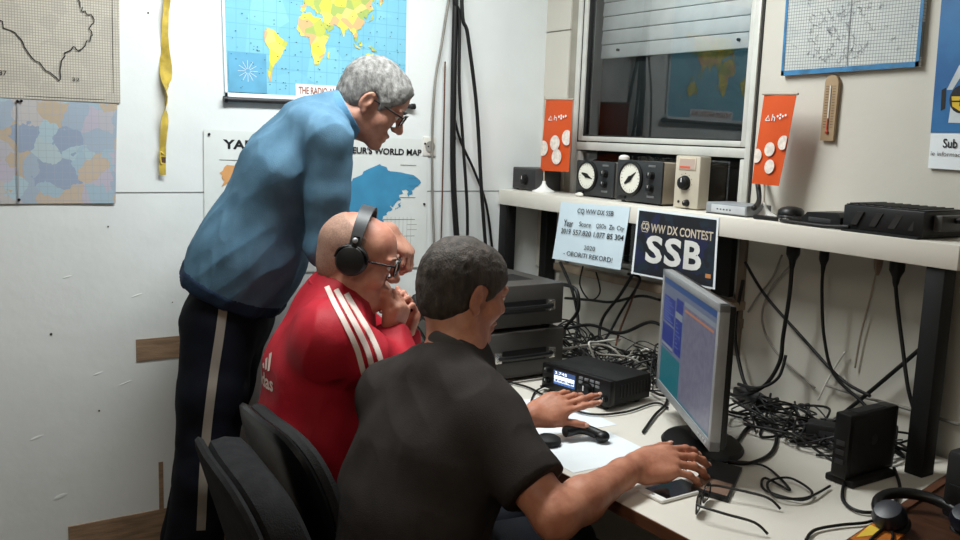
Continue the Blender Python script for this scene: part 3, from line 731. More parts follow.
cable('power_cable', [(1.22, -.17, SH+.03), (1.17, -.09, SH+.05), (1.115, -.045, SH+.13), (1.095, -.02, SH+.2)], .008, RUBBER, 'thick black cable slanting up along the window edge behind the right flag')
cable('data_cable', [(1.19, -.07, SH+.012), (1.24, -.06, SH+.008), (1.30, -.04, SH+.006), (1.36, -.09, SH+.008), (1.40, -.14, SH+.02)], .003, GREYC, 'thin grey cable lying on the shelf between the silver box and the modem')
cable('power_cable', [(1.31, -.16, SH+.006), (1.34, -.19, SH+.006), (1.40, -.198, SH+.006), (1.48, -.2, SH+.006), (1.55, -.2, SH+.012)], .005, RUBBER, 'black cable lying along the front of the shelf below the modem')

# ------------------------------------------------------------------ papers hanging from the shelf edge
q = [V(p) for p in ((0.4019,-0.2142,1.2934), (0.7598,-0.2142,1.3062), (0.7397,-0.2220,1.0977), (0.3763,-0.2220,1.0873))]
m = MB(); sheet(m, q, .0008, wave=.001, seed=3)
m.mi = 1; L_ = .004
put_text(m, 'CQ WW DX SSB', q, (.28, .085, .80, .18), bold=.008, lift=L_)
for w, bx in (('Year', (.10, .30, .245, .40)), ('Score', (.335, .31, .51, .375)), ('QSOs', (.585, .315, .725, .385)), ('Zn', (.765, .315, .84, .375)), ('Cty', (.875, .315, .975, .395))): put_text(m, w, q, (bx[0], bx[1]-.008, bx[2], bx[3]+.008), bold=.008, lift=L_)
for w, bx in (('2019', (.08, .455, .225, .53)), ('557.820', (.26, .455, .53, .53)), ('1.077', (.57, .455, .725, .53)), ('85', (.755, .455, .835, .53)), ('304', (.865, .455, .985, .53))): put_text(m, w, q, (bx[0], bx[1]-.008, bx[2], bx[3]+.008), bold=.008, lift=L_)
put_text(m, '2020', q, (.46, .69, .62, .765), bold=0, lift=L_)
put_text(m, '- OBORITI REKORD!', q, (.17, .825, .88, .905), bold=0, lift=L_)
o = m.build('score_sheet', [PAPERB, INK], smooth=False); tag(o, 'white paper with typed contest scores hanging from the shelf edge', 'notice')
q = [V(p) for p in ((0.7949,-0.2142,1.3067), (1.1348,-0.2142,1.3073), (1.1453,-0.2210,1.0987), (0.7907,-0.2210,1.0935))]
m = MB(); sheet(m, q, .001, wave=.0006, seed=9)
m.mi = 1; polymap(m, q, [(.028, .035), (.978, .035), (.978, .972), (.028, .972)], .0022)
m.mi = 5; put_text(m, 'S', q, (.165, .375, .375, .79), bold=.03, lift=.0036); put_text(m, 'S', q, (.40, .375, .605, .79), bold=.03, lift=.0036); put_text(m, 'B', q, (.635, .375, .84, .79), bold=.03, lift=.0036)
m.mi = 3; put_text(m, 'WW DX CONTEST', q, (.205, .205, .955, .335), bold=.02, lift=.0036)
put_text(m, 'CQ', q, (.09, .205, .175, .325), bold=.028, lift=.0036)
line_on(m, q, [(.078, .265), (.098, .19), (.165, .19), (.187, .265), (.165, .34), (.098, .34), (.078, .265)], .0022, .0036)
m.mi = 4; polymap(m, q, [(.895, .80), (.955, .80), (.955, .86), (.895, .86)], .0036)
NIGHT = patches('poster_night_print', [(10,14,22),(14,20,32),(10,16,24),(20,26,62),(12,22,34),(16,32,46),(9,12,20),(12,18,30)], 26, warp=.04)
o = m.build('contest_poster', [PAPER, NIGHT, M('lettering_grey', (206, 208, 206), .5), M('lettering_tan', (196, 184, 166), .5), M('badge_print', (190, 130, 80), .5), M('lettering_white', (214, 214, 210), .5)], smooth=False); tag(o, 'dark framed contest poster with big white SSB letters hanging from the shelf', 'poster')

# plugs hanging under the shelf with their leads
def plug_lead(x, r, pts, label, big=1):
    y = -.10; z = SH-.0595
    t = thing('power_lead', label, 'power lead', (x, y, z))
    m = MB(); m.lathe([(0, 0), (.019*big, 0), (.019*big, -.006), (.019*big, -.034), (.015*big, -.042), (.010*big, -.052), (.008*big, -.066), (r, -.076), (0, -.076)], Matrix.Translation((x, y, z)), 16); m.build('plug', BLACK, t)
    m = MB(); m.tube(spline([(x, y, z-.07)]+pts, 8), r, 8); m.build('lead', RUBBER, t, angle=180)
plug_lead(1.312, .006, [(1.312, -.10, 1.10), (1.295, -.09, .98), (1.29, -.09, .90), (1.25, -.10, .82), (1.18, -.12, .775), (1.12, -.10, .765)], 'black plug with a straight lead under the shelf, nearest the poster')
plug_lead(1.413, .0045, [(1.41, -.09, 1.12), (1.415, -.07, 1.0), (1.45, -.06, .90), (1.54, -.05, .84), (1.60, -.06, .80)], 'thin black plug lead under the shelf, second from the poster', .7)
plug_lead(1.628, .005, [(1.635, -.09, 1.12), (1.66, -.09, 1.02), (1.69, -.10, .93), (1.72, -.1, .85), (1.74, -.12, .77)], 'black plug with a brownish slanting lead close to the right shelf leg')
b_ = thing('power_lead', 'pale brown plug and thin lead fading down the wall under the shelf', 'power lead', (1.53, -.02, 1.21))
m = MB(); m.lathe([(0, 0), (.012, 0), (.012, -.03), (.010, -.045), (.004, -.065), (0, -.065)], Matrix.Translation((1.53, -.03, SH-.0595)), 12); m.build('plug', M('pale_plug', (140, 122, 106), .6), b_)
m = MB(); m.tube(spline([(1.53, -.03, 1.22), (1.51, -.02, 1.12), (1.49, -.015, 1.02), (1.48, -.012, .92)], 8), .003, 6); m.build('lead', M('pale_lead', (158, 146, 130), .6), b_, angle=180)
Wn = -.02
cable('wall_cable', [(1.0858,-0.0300,1.1626), (1.1710,-0.0300,1.0739), (1.3066,-0.0300,0.9789), (1.4561,-0.0400,0.8887), (1.5640,-0.0600,0.8684)], .005, RUBBER, 'black cable slanting down to the right across the wall under the shelf')
cable('wall_cable', [(1.7188,-0.0500,1.0657), (1.6394,-0.0400,0.9768), (1.5553,-0.0400,0.8801), (1.4884,-0.0500,0.8015), (1.4603,-0.0800,0.7606)], .006, RUBBER, 'black cable slanting down to the left from the right shelf leg')
cable('wall_cable', [(1.2122,-0.0200,1.2003), (1.1818,-0.0180,1.1267), (1.1356,-0.0180,1.0641), (1.1026,-0.0180,1.0083)], .0035, GREYC, 'thin grey cable arcing left below the white shelf beside the poster')
cable('wall_cable', [(1.2437,-0.0200,1.1719), (1.1782,-0.0180,1.0896), (1.1579,-0.0180,0.9937), (1.2189,-0.0180,0.9075), (1.3641,-0.0180,0.8336)], .0035, GREYC, 'thin grey cable bending down the wall behind the straight black lead')
cable('wall_cable', [(1.4503,-0.0200,0.9592), (1.4156,-0.0200,0.8937), (1.3791,-0.0200,0.8022)], .003, WHITEC, 'short white cable on the wall between two crossing black cables')
cable('wall_cable', [(1.4004,-0.0200,0.8520), (1.5091,-0.0200,0.8485), (1.6411,-0.0200,0.8511), (1.7882,-0.0200,0.8480)], .0045, GREYC, 'grey cable sagging along the wall behind the upright black box')
cable('wall_cable', [(1.0836,-0.0300,1.1062), (1.0678,-0.0300,0.9456), (1.1340,-0.0600,0.8207), (1.2103,-0.1000,0.7828)], .006, RUBBER, 'black cable dropping behind the monitor right edge from the shelf')
cable('wall_cable', [(1.3026,-0.0800,0.9237), (1.2974,-0.1000,0.8565), (1.2460,-0.1200,0.8160), (1.1718,-0.1200,0.8092)], .005, RUBBER, 'black cable curling at the wall foot right of the monitor')
sb = tag(MB().box((1.045, -.014, .86), (1.07, -.001, 1.23)).box((1.045, -.012, .95), (1.075, -.001, .98)).build('wooden_batten', M('grey_brown_batten', (120, 108, 94), .7)), 'grey brown wooden batten on the wall behind the monitor', 'batten')
bp = tag(MB().box((.965, -.040, 1.045), (1.040, -.016, 1.252), bev=.003).build('black_case', BLACKM), 'black panel under the shelf just right of the contest poster', 'panel')
bp.name = 'black_case'

# ------------------------------------------------------------------ stacked amplifiers
def amp(z0, h, label, x1):
    t = thing('amplifier', label, 'amplifier', (.5, -.58, z0), 'stacked amplifiers')
    for (x, y) in ((.36, -.71), (.36, -.44), (x1-.04, -.71), (x1-.04, -.44)):
        m = MB(); m.cyl((x, y, z0), (x, y, z0+.013), .013, seg=14); m.build('foot', BLACK, t)
    m = MB(); m.box((.32, -.748, z0+.012), (x1, -.398, z0+h), bev=.004); m.build('case', DKGREY, t)
    m = MB(); m.box((.325, -.757, z0+.016), (x1-.005, -.747, z0+h-.004), bev=.002); m.build('front_panel', MIDGREY, t)
    zc = z0+h*.52; hd = MB(); hd.tube(spline([(x1+.003, -.655, zc), (x1+.018, -.64, zc), (x1+.022, -.58, zc), (x1+.018, -.47, zc), (x1+.003, -.455, zc)], 5), .008, 8); hnd = hd.build('handle', BLACK, t)
    for y in (-.66, -.45):
        m = MB(); m.box((x1-.001, y-.013, zc-.017), (x1+.010, y+.013, zc+.017), bev=.003); m.build('handle_bracket', CHROME, hnd)
    m = MB(); m.box((x1-.001, -.64, zc-.02), (x1+.0015, -.47, zc+.02)); m.build('handle_recess', BLACKM, t)
    m = MB()
    for k in range(10): m.box((x1-.2+k*.012, -.70, z0+h-.0005), (x1-.194+k*.012, -.46, z0+h+.0008))
    m.build('top_vent', BLACKM, t)
    for k in range(3): knob(t, (.42+k*.07, -.757, z0+h*.5), (0, -1, 0), .013, .014)
amp(.7505, .158, 'lower dark grey amplifier box standing on the desk behind the radio', .68)
amp(.9105, .146, 'upper dark grey amplifier box stacked on the other one', .668)

# ------------------------------------------------------------------ radio transceiver
rx = thing('radio_transceiver', 'black radio transceiver with a lit blue and white screen on the desk', 'radio', (.935, -.45, .75))
before_radio = set(bpy.data.objects)
def tilt(p): return p
x0, x1, y0, y1, z0, z1 = .800, 1.070, -.575, -.385, .762, .840
m = MB(); m.box((x0+.003, y0+.02, z0), (x1-.003, y1, z1-.003), bev=.003); m.build('case', BLACKM, rx)
m = MB(); m.box((x0, y0, z0), (x1, y0+.024, z1), bev=.005); fp = m.build('front_panel', BLACK, rx)
m = MB(); m.box((x0+.048, y0-.0015, z0+.020), (x0+.142, y0+.001, z1-.008), bev=.0008); scb = m.build('screen_bezel', BLACKM, fp)
q = [(x0+.052, y0-.002, z1-.012), (x0+.138, y0-.002, z1-.012), (x0+.138, y0-.002, z0+.024), (x0+.052, y0-.002, z0+.024)]
m = MB(); sheet(m, q, .0004, 1, 1)
m.mi = 1; polymap(m, q, [(.03, .35), (.97, .35), (.97, .62), (.03, .62)], .0008)
put_text(m, '3.745', q, (.06, .06, .62, .26), bold=.02, lift=.0009)
m.mi = 2
for k in range(6): polymap(m, q, [(.05+.155*k, .86), (.17+.155*k, .86), (.17+.155*k, .97), (.05+.155*k, .97)], .0008)
m.mi = 1
rr = random.Random(2)
for k in range(26): 
    h = rr.uniform(.05, .2); u = .04+k*.036; polymap(m, q, [(u, .83-h), (u+.02, .83-h), (u+.02, .83), (u, .83)], .0009)
m.build('screen', [emit_mat('radio_screen', (50, 80, 130), 1.0), emit_mat('radio_screen_white', (225, 235, 250), 1.9), emit_mat('radio_screen_blue', (70, 120, 200), 1)], scb)
knob(rx, (x0+.185, y0, z0+.032), (0, -1, 0), .024, .02); knob(rx, (x0+.024, y0, z0+.06), (0, -1, 0), .010, .012); knob(rx, (x0+.024, y0, z0+.026), (0, -1, 0), .010, .012)
knob(rx, (x1-.017, y0, z0+.022), (0, -1, 0), .009, .012)
for i in range(4):
    for j in range(2):
        m = MB(); x = x0+.152+i*.021; z = z1-.014-j*.012; m.box((x, y0-.003, z-.004), (x+.015, y0+.001, z+.004), bev=.001); m.build('button', M('button_grey', (120, 122, 124), .5), rx)
m = MB()
for k in range(11): m.box((x1-.0032, y0+.05+k*.015, z0+.02), (x1-.0015, y0+.056+k*.015, z1-.02))
m.build('side_vent', BLACK, rx)
for x in (x0+.03, x1-.03):
    for (y, h) in ((y0+.02, .766), (y1-.03, .766)):
        m = MB(); m.cyl((x, y, .7502), (x, y, h), .010, seg=14); m.build('foot', RUBBER, rx)

Rr = Matrix.Translation((.80, -.575, 0))@Matrix.Rotation(R_(9), 4, 'Z')@Matrix.Translation((-.80, .575, 0))
for o in set(bpy.data.objects)-before_radio:
    if o.type == 'MESH': o.data.transform(Rr)

# hand microphone / handset lying on the desk
hs = thing('telephone_handset', 'black curved handset lying on white paper before the radio', 'handset', (1.19, -.76, .752))
P = [(1.2050,-0.8589,0.7680), (1.2088,-0.8077,0.7770), (1.2137,-0.7525,0.7780), (1.2569,-0.7246,0.7680)]
m = MB(); m.tube(spline(P[1:3]+[P[3]], 8), [.014]*17, 12)
m.ell(V(P[3])+V((0, 0, -.001)), (.020, .020, .015)); m.build('grip', BLACK, hs)
m = MB(); M4 = Matrix.Translation(V(P[0])-V((0, 0, .016))); m.lathe([(0, 0), (.030, 0), (.034, .006), (.032, .016), (.022, .022), (0, .024)], M4, 28); m.build('ear_cushion', BLACKM, hs)
# phone
a, b2, c = V((1.5503,-0.8724,0.7520)), V((1.5490,-0.7382,0.7520)), V((1.6331,-0.9125,0.7520))
ex = (b2-a).normalized(); ez = V((0, 0, 1)); ey = ez.cross(ex); ln = .148; wd = .074
sm = thing('smartphone', 'white smartphone with a dark screen lying beside the mouse hand', 'phone', a)
m = MB(); Rm = Matrix((ex, ey, ez)).transposed(); o0 = a-ey*wd
m.box((0, 0, 0), (ln, wd, .008), bev=.003); 
for v in m.bm.verts: v.co = Rm@v.co+o0+V((0, 0, -.0015))
m.build('case', M('phone_white', (226, 224, 220), .3), sm)
m = MB(); m.box((.017, .004, .0066), (ln-.017, wd-.004, .0074))
for v in m.bm.verts: v.co = Rm@v.co+o0
m.build('screen', M('phone_glass', (14, 14, 16), .12, spec=.6), sm)
m = MB(); m.cyl((.0085, wd/2, .0066), (.0085, wd/2, .0072), .004, seg=14)
for v in m.bm.verts: v.co = Rm@v.co+o0
m.build('home_button', SILVER, sm)
# paper sheets on the desk
def flat_sheet(pts, z, label, mt=PAPER, name='paper_sheet'):
    m = MB(); m.prism([(p[0], p[1], z) for p in pts], (0, 0, .0006)); return tag(m.build(name, mt), label, 'paper')
flat_sheet([(.84, -.90), (1.14, -.92), (1.165, -.59), (.865, -.575)], .7504, 'white paper sheet on the desk in front of the radio')
flat_sheet([(1.19, -.92), (1.39, -.925), (1.395, -.66), (1.20, -.65)], .7504, 'white paper sheet under the black handset and forearm')
q4 = [(1.5197,-0.5233,0.7504), (1.5860,-0.5398,0.7504), (1.7211,-0.7748,0.7504), (1.6591,-0.7558,0.7504)]
cb = thing('card_case', 'flat dark notebook with a pale lower strip lying by the mouse hand', 'notebook', q4[0])
q4 = [(1.4880,-0.5837,0.7504), (1.5700,-0.5563,0.7504), (1.6877,-0.7372,0.7504), (1.6033,-0.7654,0.7504)]
m = MB(); m.prism(q4, (0, 0, .009)); m.build('cover', M('dark_notebook', (24, 24, 27), .4), cb)
q5 = [V(p)+V((0, 0, .0092)) for p in q4]
m = MB(); m.prism([q5[3].lerp(q5[0], .06).lerp(q5[2].lerp(q5[1], .06), .06), q5[3].lerp(q5[0], .06).lerp(q5[2].lerp(q5[1], .06), .94), q5[3].lerp(q5[0], .42).lerp(q5[2].lerp(q5[1], .42), .94), q5[3].lerp(q5[0], .42).lerp(q5[2].lerp(q5[1], .42), .06)], (0, 0, .0006)); m.build('label_strip', M('notebook_strip', (128, 100, 84), .6, var=.3), cb)
cb.name = 'notebook'
# eyeglasses on the desk
eg = thing('eyeglasses', 'thin framed eyeglasses lying open on the desk at the front corner', 'glasses', (1.6874,-0.8232,0.7520))
GF = M('glasses_frame_black', (20, 18, 18), .35)
def glasses(parent, M4, wd=.064, mt=GF, ln=.13, rr=.0016, lens=True, drop=.0, tw=1.15):
    """local frame: x right, y forward, z up; front at y=0, temples run to -y"""
    for s in (-1, 1):
        c = V((s*.034, 0, 0)); pts = []
        for k in range(24):
            a = 2*PI*k/24; ca, sa = math.cos(a), math.sin(a); e = .62
            pts.append(M4@(c+V((.0265*abs(ca)**e*(1 if ca > 0 else -1), -.003*abs(ca)*(1 if ca*s > 0 else 0), .0185*abs(sa)**e*(1 if sa > 0 else -1)))))
        m = MB(); m.tube(pts, rr, 6, closed=True); rim = m.build('rim', mt, parent, angle=180)
        if lens:
            m = MB(); f = m.bm.faces.new([m.bm.verts.new(p) for p in pts]); m.build('lens', LENS, rim, smooth=False)
        m = MB(); m.tube(spline([M4@V((s*.061, -.003, .008)), M4@V((s*.068, -.02, .008)), M4@V((s*.073, -.07, .006)), M4@V((s*.073, -ln*.82, .002)), M4@V((s*.072, -ln, -.016-drop))], 5), rr*tw, 6); m.build('temple', mt, parent, angle=180)
    m = MB(); m.tube(spline([M4@V((-.009, 0, .006)), M4@V((0, .002, .009)), M4@V((.009, 0, .006))], 4), rr, 6); m.build('bridge', mt, parent, angle=180)
LENS = bpy.data.materials.new('spectacle_lens'); LENS.use_nodes = True
nt = LENS.node_tree; N = nt.nodes; L = nt.links; N.remove(N['Principled BSDF'])
a1 = N.new('ShaderNodeBsdfTransparent'); a1.inputs[0].default_value = (.93, .93, .93, 1); a2 = N.new('ShaderNodeBsdfGlossy'); a2.inputs['Roughness'].default_value = .03
a3 = N.new('ShaderNodeFresnel'); a3.inputs['IOR'].default_value = 1.5; a4 = N.new('ShaderNodeMixShader')
L.new(a3.outputs[0], a4.inputs[0]); L.new(a1.outputs[0], a4.inputs[1]); L.new(a2.outputs[0], a4.inputs[2]); L.new(a4.outputs[0], N['Material Output'].inputs[0])
g0 = V((1.7241,-0.8912,0.7520)); g1 = V((1.6339,-0.7286,0.7520)); tip = V((1.7898,-0.7091,0.7520))
gx = (g1-g0).normalized(); mid = (g0+g1)/2
gyv = V((0, 0, 1)).cross(gx)
if (tip-mid).dot(gyv) > 0: gyv = -gyv
gxr = gyv.cross(V((0, 0, 1)))
M4 = Matrix((gxr, gyv, V((0, 0, 1)))).transposed().to_4x4(); M4.translation = mid+V((0, 0, .021))
glasses(eg, M4, ln=.15, rr=.0017, tw=1.8)

# ------------------------------------------------------------------ monitor
mo = thing('monitor', 'silver framed flat monitor on a black foot facing the man in black', 'monitor', (1.36, -.55, .75))
BL, BR = V((1.125, -.409, .83)), V((1.596, -.699, .83)); H = .338
ex = (BR-BL).normalized(); nrm = V((ex.y, -ex.x, 0)); W = (BR-BL).length
if nrm.y > 0: nrm = -nrm
def mbox(mb, u0, w0, u1, w1, d0, d1, bev=0):
    t = MB(); t.box((u0, d0, w0), (u1, d1, w1), bev=bev)
    for v in t.bm.verts: v.co = BL+ex*v.co.x+nrm*(-v.co.y)+V((0, 0, v.co.z))
    mb._merge(t.bm); return mb
m = MB(); bw_ = .019
mbox(m, 0, 0, W, .024, -.004, .02, .002); mbox(m, 0, H-bw_, W, H, -.004, .02, .002); mbox(m, 0, 0, bw_, H, -.004, .02, .002); mbox(m, W-bw_, 0, W, H, -.004, .02, .002)
m.build('bezel', M('monitor_silver', (150, 152, 154), .38, .25), mo)
m = MB(); mbox(m, .003, .003, W-.003, H-.003, .014, .036, .006); mbox(m, W*.2, H*.15, W*.8, H*.85, .03, .06, .012); m.build('back_shell', BLACK, mo)
q = [BL+ex*u+V((0, 0, w))+nrm*.0005 for u, w in ((bw_, H-bw_), (W-bw_, H-bw_), (W-bw_, .024), (bw_, .024))]
m = MB(); sheet(m, q, .0006, 1, 1); 
def rect(u0, v0, u1, v1, l): polymap(m, q, [(u0, v0), (u1, v0), (u1, v1), (u0, v1)], l)
m.mi = 1; rect(0, 0, 1, .055, .0012)
m.mi = 2; rect(.02, .16, .26, .40, .0012); rect(.02, .42, .26, .64, .0012); rect(.28, .12, .42, .62, .0012)
m.mi = 3; rect(.02, .66, .42, .985, .0012); rect(.0, .985, 1, 1, .0014)
m.mi = 4; rect(.44, .14, .985, .97, .0012)
m.mi = 5; rect(.44, .10, .985, .14, .0012); rect(.28, .24, .42, .30, .0016); rect(.02, .60, .26, .63, .0016)
m.mi = 6; rect(.46, .165, .96, .185, .0018)
m.mi = 7
for k in range(9): rect(.035, .18+.024*k, .035+.05*(2+(k*7) % 3), .188+.024*k, .0018)
for k in range(7): rect(.30, .34+.035*k, .33+.02*((k*5) % 4), .348+.035*k, .0018)
m.build('screen', [emit_mat('screen_desktop', (120, 132, 158), .42), emit_mat('screen_title', (46, 84, 140), .5), emit_mat('screen_blue', (34, 52, 140), .5), emit_mat('screen_teal', (22, 116, 128), .5), emit_mat('screen_list', (132, 132, 152), .45, (120, 118, 142), 60), emit_mat('screen_grey', (150, 160, 170), .45), emit_mat('screen_orange', (196, 130, 96), .5), emit_mat('screen_text', (110, 130, 190), .5)], mo)
cc = BL+ex*(W*.5)-nrm*.06
m = MB(); m.tube([V((cc.x, cc.y, .755)), V((cc.x, cc.y, .80)), cc+V((0, 0, .10)), cc+nrm*.012+V((0, 0, .14))], [.03, .028, .026, .024], 16); m.build('stand_neck', BLACK, mo)
m = MB(); M4 = Matrix.Translation((cc.x-.0, cc.y, .7502))@Matrix((ex, -nrm, V((0, 0, 1)))).transposed().to_4x4()@Matrix.Diagonal((1.12, .85, 1, 1))
m.lathe([(0, 0), (.118, 0), (.120, .004), (.112, .012), (.05, .018), (0, .018)], M4, 40); m.build('stand_foot', BLACK, mo)
m = MB()
for k in range(4):
    t = MB(); t.box((W-.10+k*.02, -.0055, .009), (W-.088+k*.02, -.003, .014)); 
    for v in t.bm.verts: v.co = BL+ex*v.co.x+nrm*(-v.co.y)+V((0, 0, v.co.z))
    m._merge(t.bm)
m.build('control_button', SILVER, mo)

# ------------------------------------------------------------------ right part of the desk
mp = thing('mini_computer', 'upright thin black computer box standing on the desk by the shelf leg', 'computer', (1.735, -.33, .75))
m = MB(); m.box((1.714, -.425, .766), (1.756, -.238, .920), bev=.005); m.build('case', BLACK, mp)
m = MB(); m.box((1.7555, -.412, .776), (1.7575, -.252, .910), bev=.001); m.build('side_panel', BLACKM, mp)
m = MB(); m.box((1.698, -.42, .7505), (1.772, -.25, .767), bev=.004); m.build('foot', BLACKM, mp)
m = MB(); m.cyl((1.7574, -.33, .85), (1.7586, -.33, .85), .012, seg=24); m.build('round_badge', M('badge_grey', (40, 40, 42), .3), mp)
m = MB(); m.box((1.722, -.39, .9198), (1.748, -.28, .9208)); m.build('top_vent', BLACKM, mp)
for k in range(3):
    m = MB(); m.box((1.724, -.4262, .80+k*.022), (1.746, -.4245, .812+k*.022), bev=.0005); m.build('port', M('port_dark_grey', (48, 48, 50), .4), mp)
pb = thing('power_brick', 'black power brick lying among the cables right of the monitor', 'power adapter', (1.1855,-0.0668,0.7500))
c = V((1.1999,-0.0838,0.7500)); m = MB(); m.box((-.075, -.032, 0), (.075, .032, .034), bev=.006)
for v in m.bm.verts: v.co = rz(-.45)@v.co+c
m.build('case', BLACK, pb)
m = MB(); m.box((-.05, -.022, .0335), (.05, .022, .0345))
for v in m.bm.verts: v.co = rz(-.45)@v.co+c
m.build('label_plate', M('brick_label', (54, 54, 58), .5), pb)
pb = thing('power_adapter', 'black plug adapter block standing against the cable tangle by the upright box', 'power adapter', (1.5356,-0.2072,0.7500))
c = V((1.5330,-0.1953,0.7500)); m = MB(); m.box((-.045, -.028, 0), (.045, .028, .055), bev=.006)
for v in m.bm.verts: v.co = rz(.5)@v.co+c
m.build('case', BLACKM, pb)
m = MB(); m.box((-.012, -.029, .012), (.03, -.0275, .04))
for v in m.bm.verts: v.co = rz(.5)@v.co+c
m.build('label_plate', M('brick_label', (54, 54, 58), .5), pb)
# items on the brown desk
bx = thing('black_printer', 'black box shaped device at the right picture edge on the brown desk', 'device', (2.05, -.25, .752))
m = MB(); m.box((1.965, -.40, .758), (2.25, -.10, .905), bev=.012); m.build('case', BLACKM, bx)
m = MB(); m.box((1.98, -.404, .80), (2.23, -.398, .835), bev=.002); m.build('paper_slot', BLACK, bx)
m = MB(); m.box((1.985, -.39, .905), (2.23, -.12, .912), bev=.003); m.build('lid', BLACK, bx)
for x in (1.99, 2.22):
    for y in (-.37, -.13):
        m = MB(); m.cyl((x, y, .752), (x, y, .76), .01, seg=12); m.build('foot', RUBBER, bx)
hp = thing('headphones', 'black headphones with shiny bluish cups lying on the brown desk corner', 'headphones', (2.03, -.66, .752))
c = V((1.9682,-0.4744,0.7520)); fx = V((.55, .83, 0)); fy = V((-.83, .55, 0))
pts = [c+fx*.085*math.cos(a)+fy*.085*math.sin(a)+V((0, 0, .025+.012*math.sin(a))) for a in [(-20+k*11)*PI/180 for k in range(21)]]
m = MB(); m.tube(pts, .012, 10); m.build('headband', BLACK, hp, angle=180)
for p, nm in ((pts[0], 0), (pts[-1], 1)):
    d = fx if nm == 0 else -fx
    M4 = frame(p+V((0, 0, .005)), V((0, 0, 1)), fy.cross(V((0, 0, 1))) if False else fy)
    m = MB(); m.lathe([(0, -.018), (.026, -.018), (.034, -.008), (.034, .004), (.026, .018), (0, .022)], Matrix.Translation(p+V((0, 0, .012)))@Matrix.Rotation(.5, 4, 'X'), 28); cup = m.build('ear_cup', M('glossy_blue_black', (13, 18, 32), .35), hp)
    m = MB(); m.lathe([(.024, -.019), (.034, -.019), (.037, -.026), (.03, -.031), (.02, -.028)], Matrix.Translation(p+V((0, 0, .012)))@Matrix.Rotation(.5, 4, 'X'), 28); m.build('ear_pad', BLACKM, cup)
bk = thing('booklet', 'orange and yellow booklet on the brown desk at the bottom edge', 'booklet', (1.9503,-0.6263,0.7525))
qa, qb, qc, qd = [V(p) for p in ((1.9409,-0.6713,0.7525), (1.9133,-0.5365,0.7525), (1.9773,-0.5391,0.7525), (2.0209,-0.6939,0.7525))]
m = MB(); m.prism([qa, qb, qc, qd], (0, 0, .006)); m.build('cover', M('booklet_orange', (196, 112, 40), .5, var=.3), bk)
m = MB(); up = V((0, 0, .0062)); m.prism([qa.lerp(qc, .1)+up, qa.lerp(qb, .7)+up, qa.lerp(qb, .7).lerp(qd.lerp(qc, .7), .45)+up, qa.lerp(qc, .5)+up], (0, 0, .0005)); m.build('cover_print', M('booklet_yellow', (226, 190, 70), .5), bk)

# ------------------------------------------------------------------ cable tangles on the desk
def tangle(n, xr, yr, zmax, label, group, seed, mt=RUBBER, avoid=(), r=(.002, .0042)):
    rr = random.Random(seed)
    for k in range(n):
        x, y = rr.uniform(*xr), rr.uniform(*yr); a = rr.uniform(0, 6.28); P = []
        for j in range(rr.randint(7, 11)):
            z = .756+rr.random()**2*zmax
            P.append((x, y, z)); a += rr.uniform(-1.1, 1.3); st = rr.uniform(.06, .13)
            nx, ny = x+st*math.cos(a), y+st*math.sin(a)
            if not xr[0] < nx < xr[1]: a = PI-a; nx = x+st*math.cos(a); nx = min(max(nx, xr[0]), xr[1])
            if not yr[0] < ny < yr[1]: a = -a; ny = y+st*math.sin(a); ny = min(max(ny, yr[0]), yr[1])
            x, y = nx, ny
        m_ = mt[k % len(mt)] if isinstance(mt, (list, tuple)) else mt
        cable('tangled_cable', P, rr.uniform(*r), m_, label, 'cable', group)
tangle(24, (.16, .86), (-.36, -.04), .09, 'black cable in the tangle behind the amplifiers and radio', 'black cables tangled behind the amplifiers', 21)
tangle(9, (.80, 1.12), (-.33, -.04), .12, 'black cable in the small tangle between the radio and the monitor', 'black cables tangled beside the monitor', 31)
tangle(9, (.22, .95), (-.33, -.05), .09, 'grey or white cable in the tangle behind the radio', 'pale cables tangled behind the radio', 22, [GREYC, WHITEC, GREYC])
tangle(24, (1.24, 1.72), (-.33, -.04), .06, 'black cable in the tangle right of the monitor', 'black cables tangled right of the monitor', 23)
tangle(3, (1.32, 1.66), (-.25, -.05), .04, 'pale cable in the tangle right of the monitor', 'pale cables tangled right of the monitor', 24, [GREYC, WHITEC])
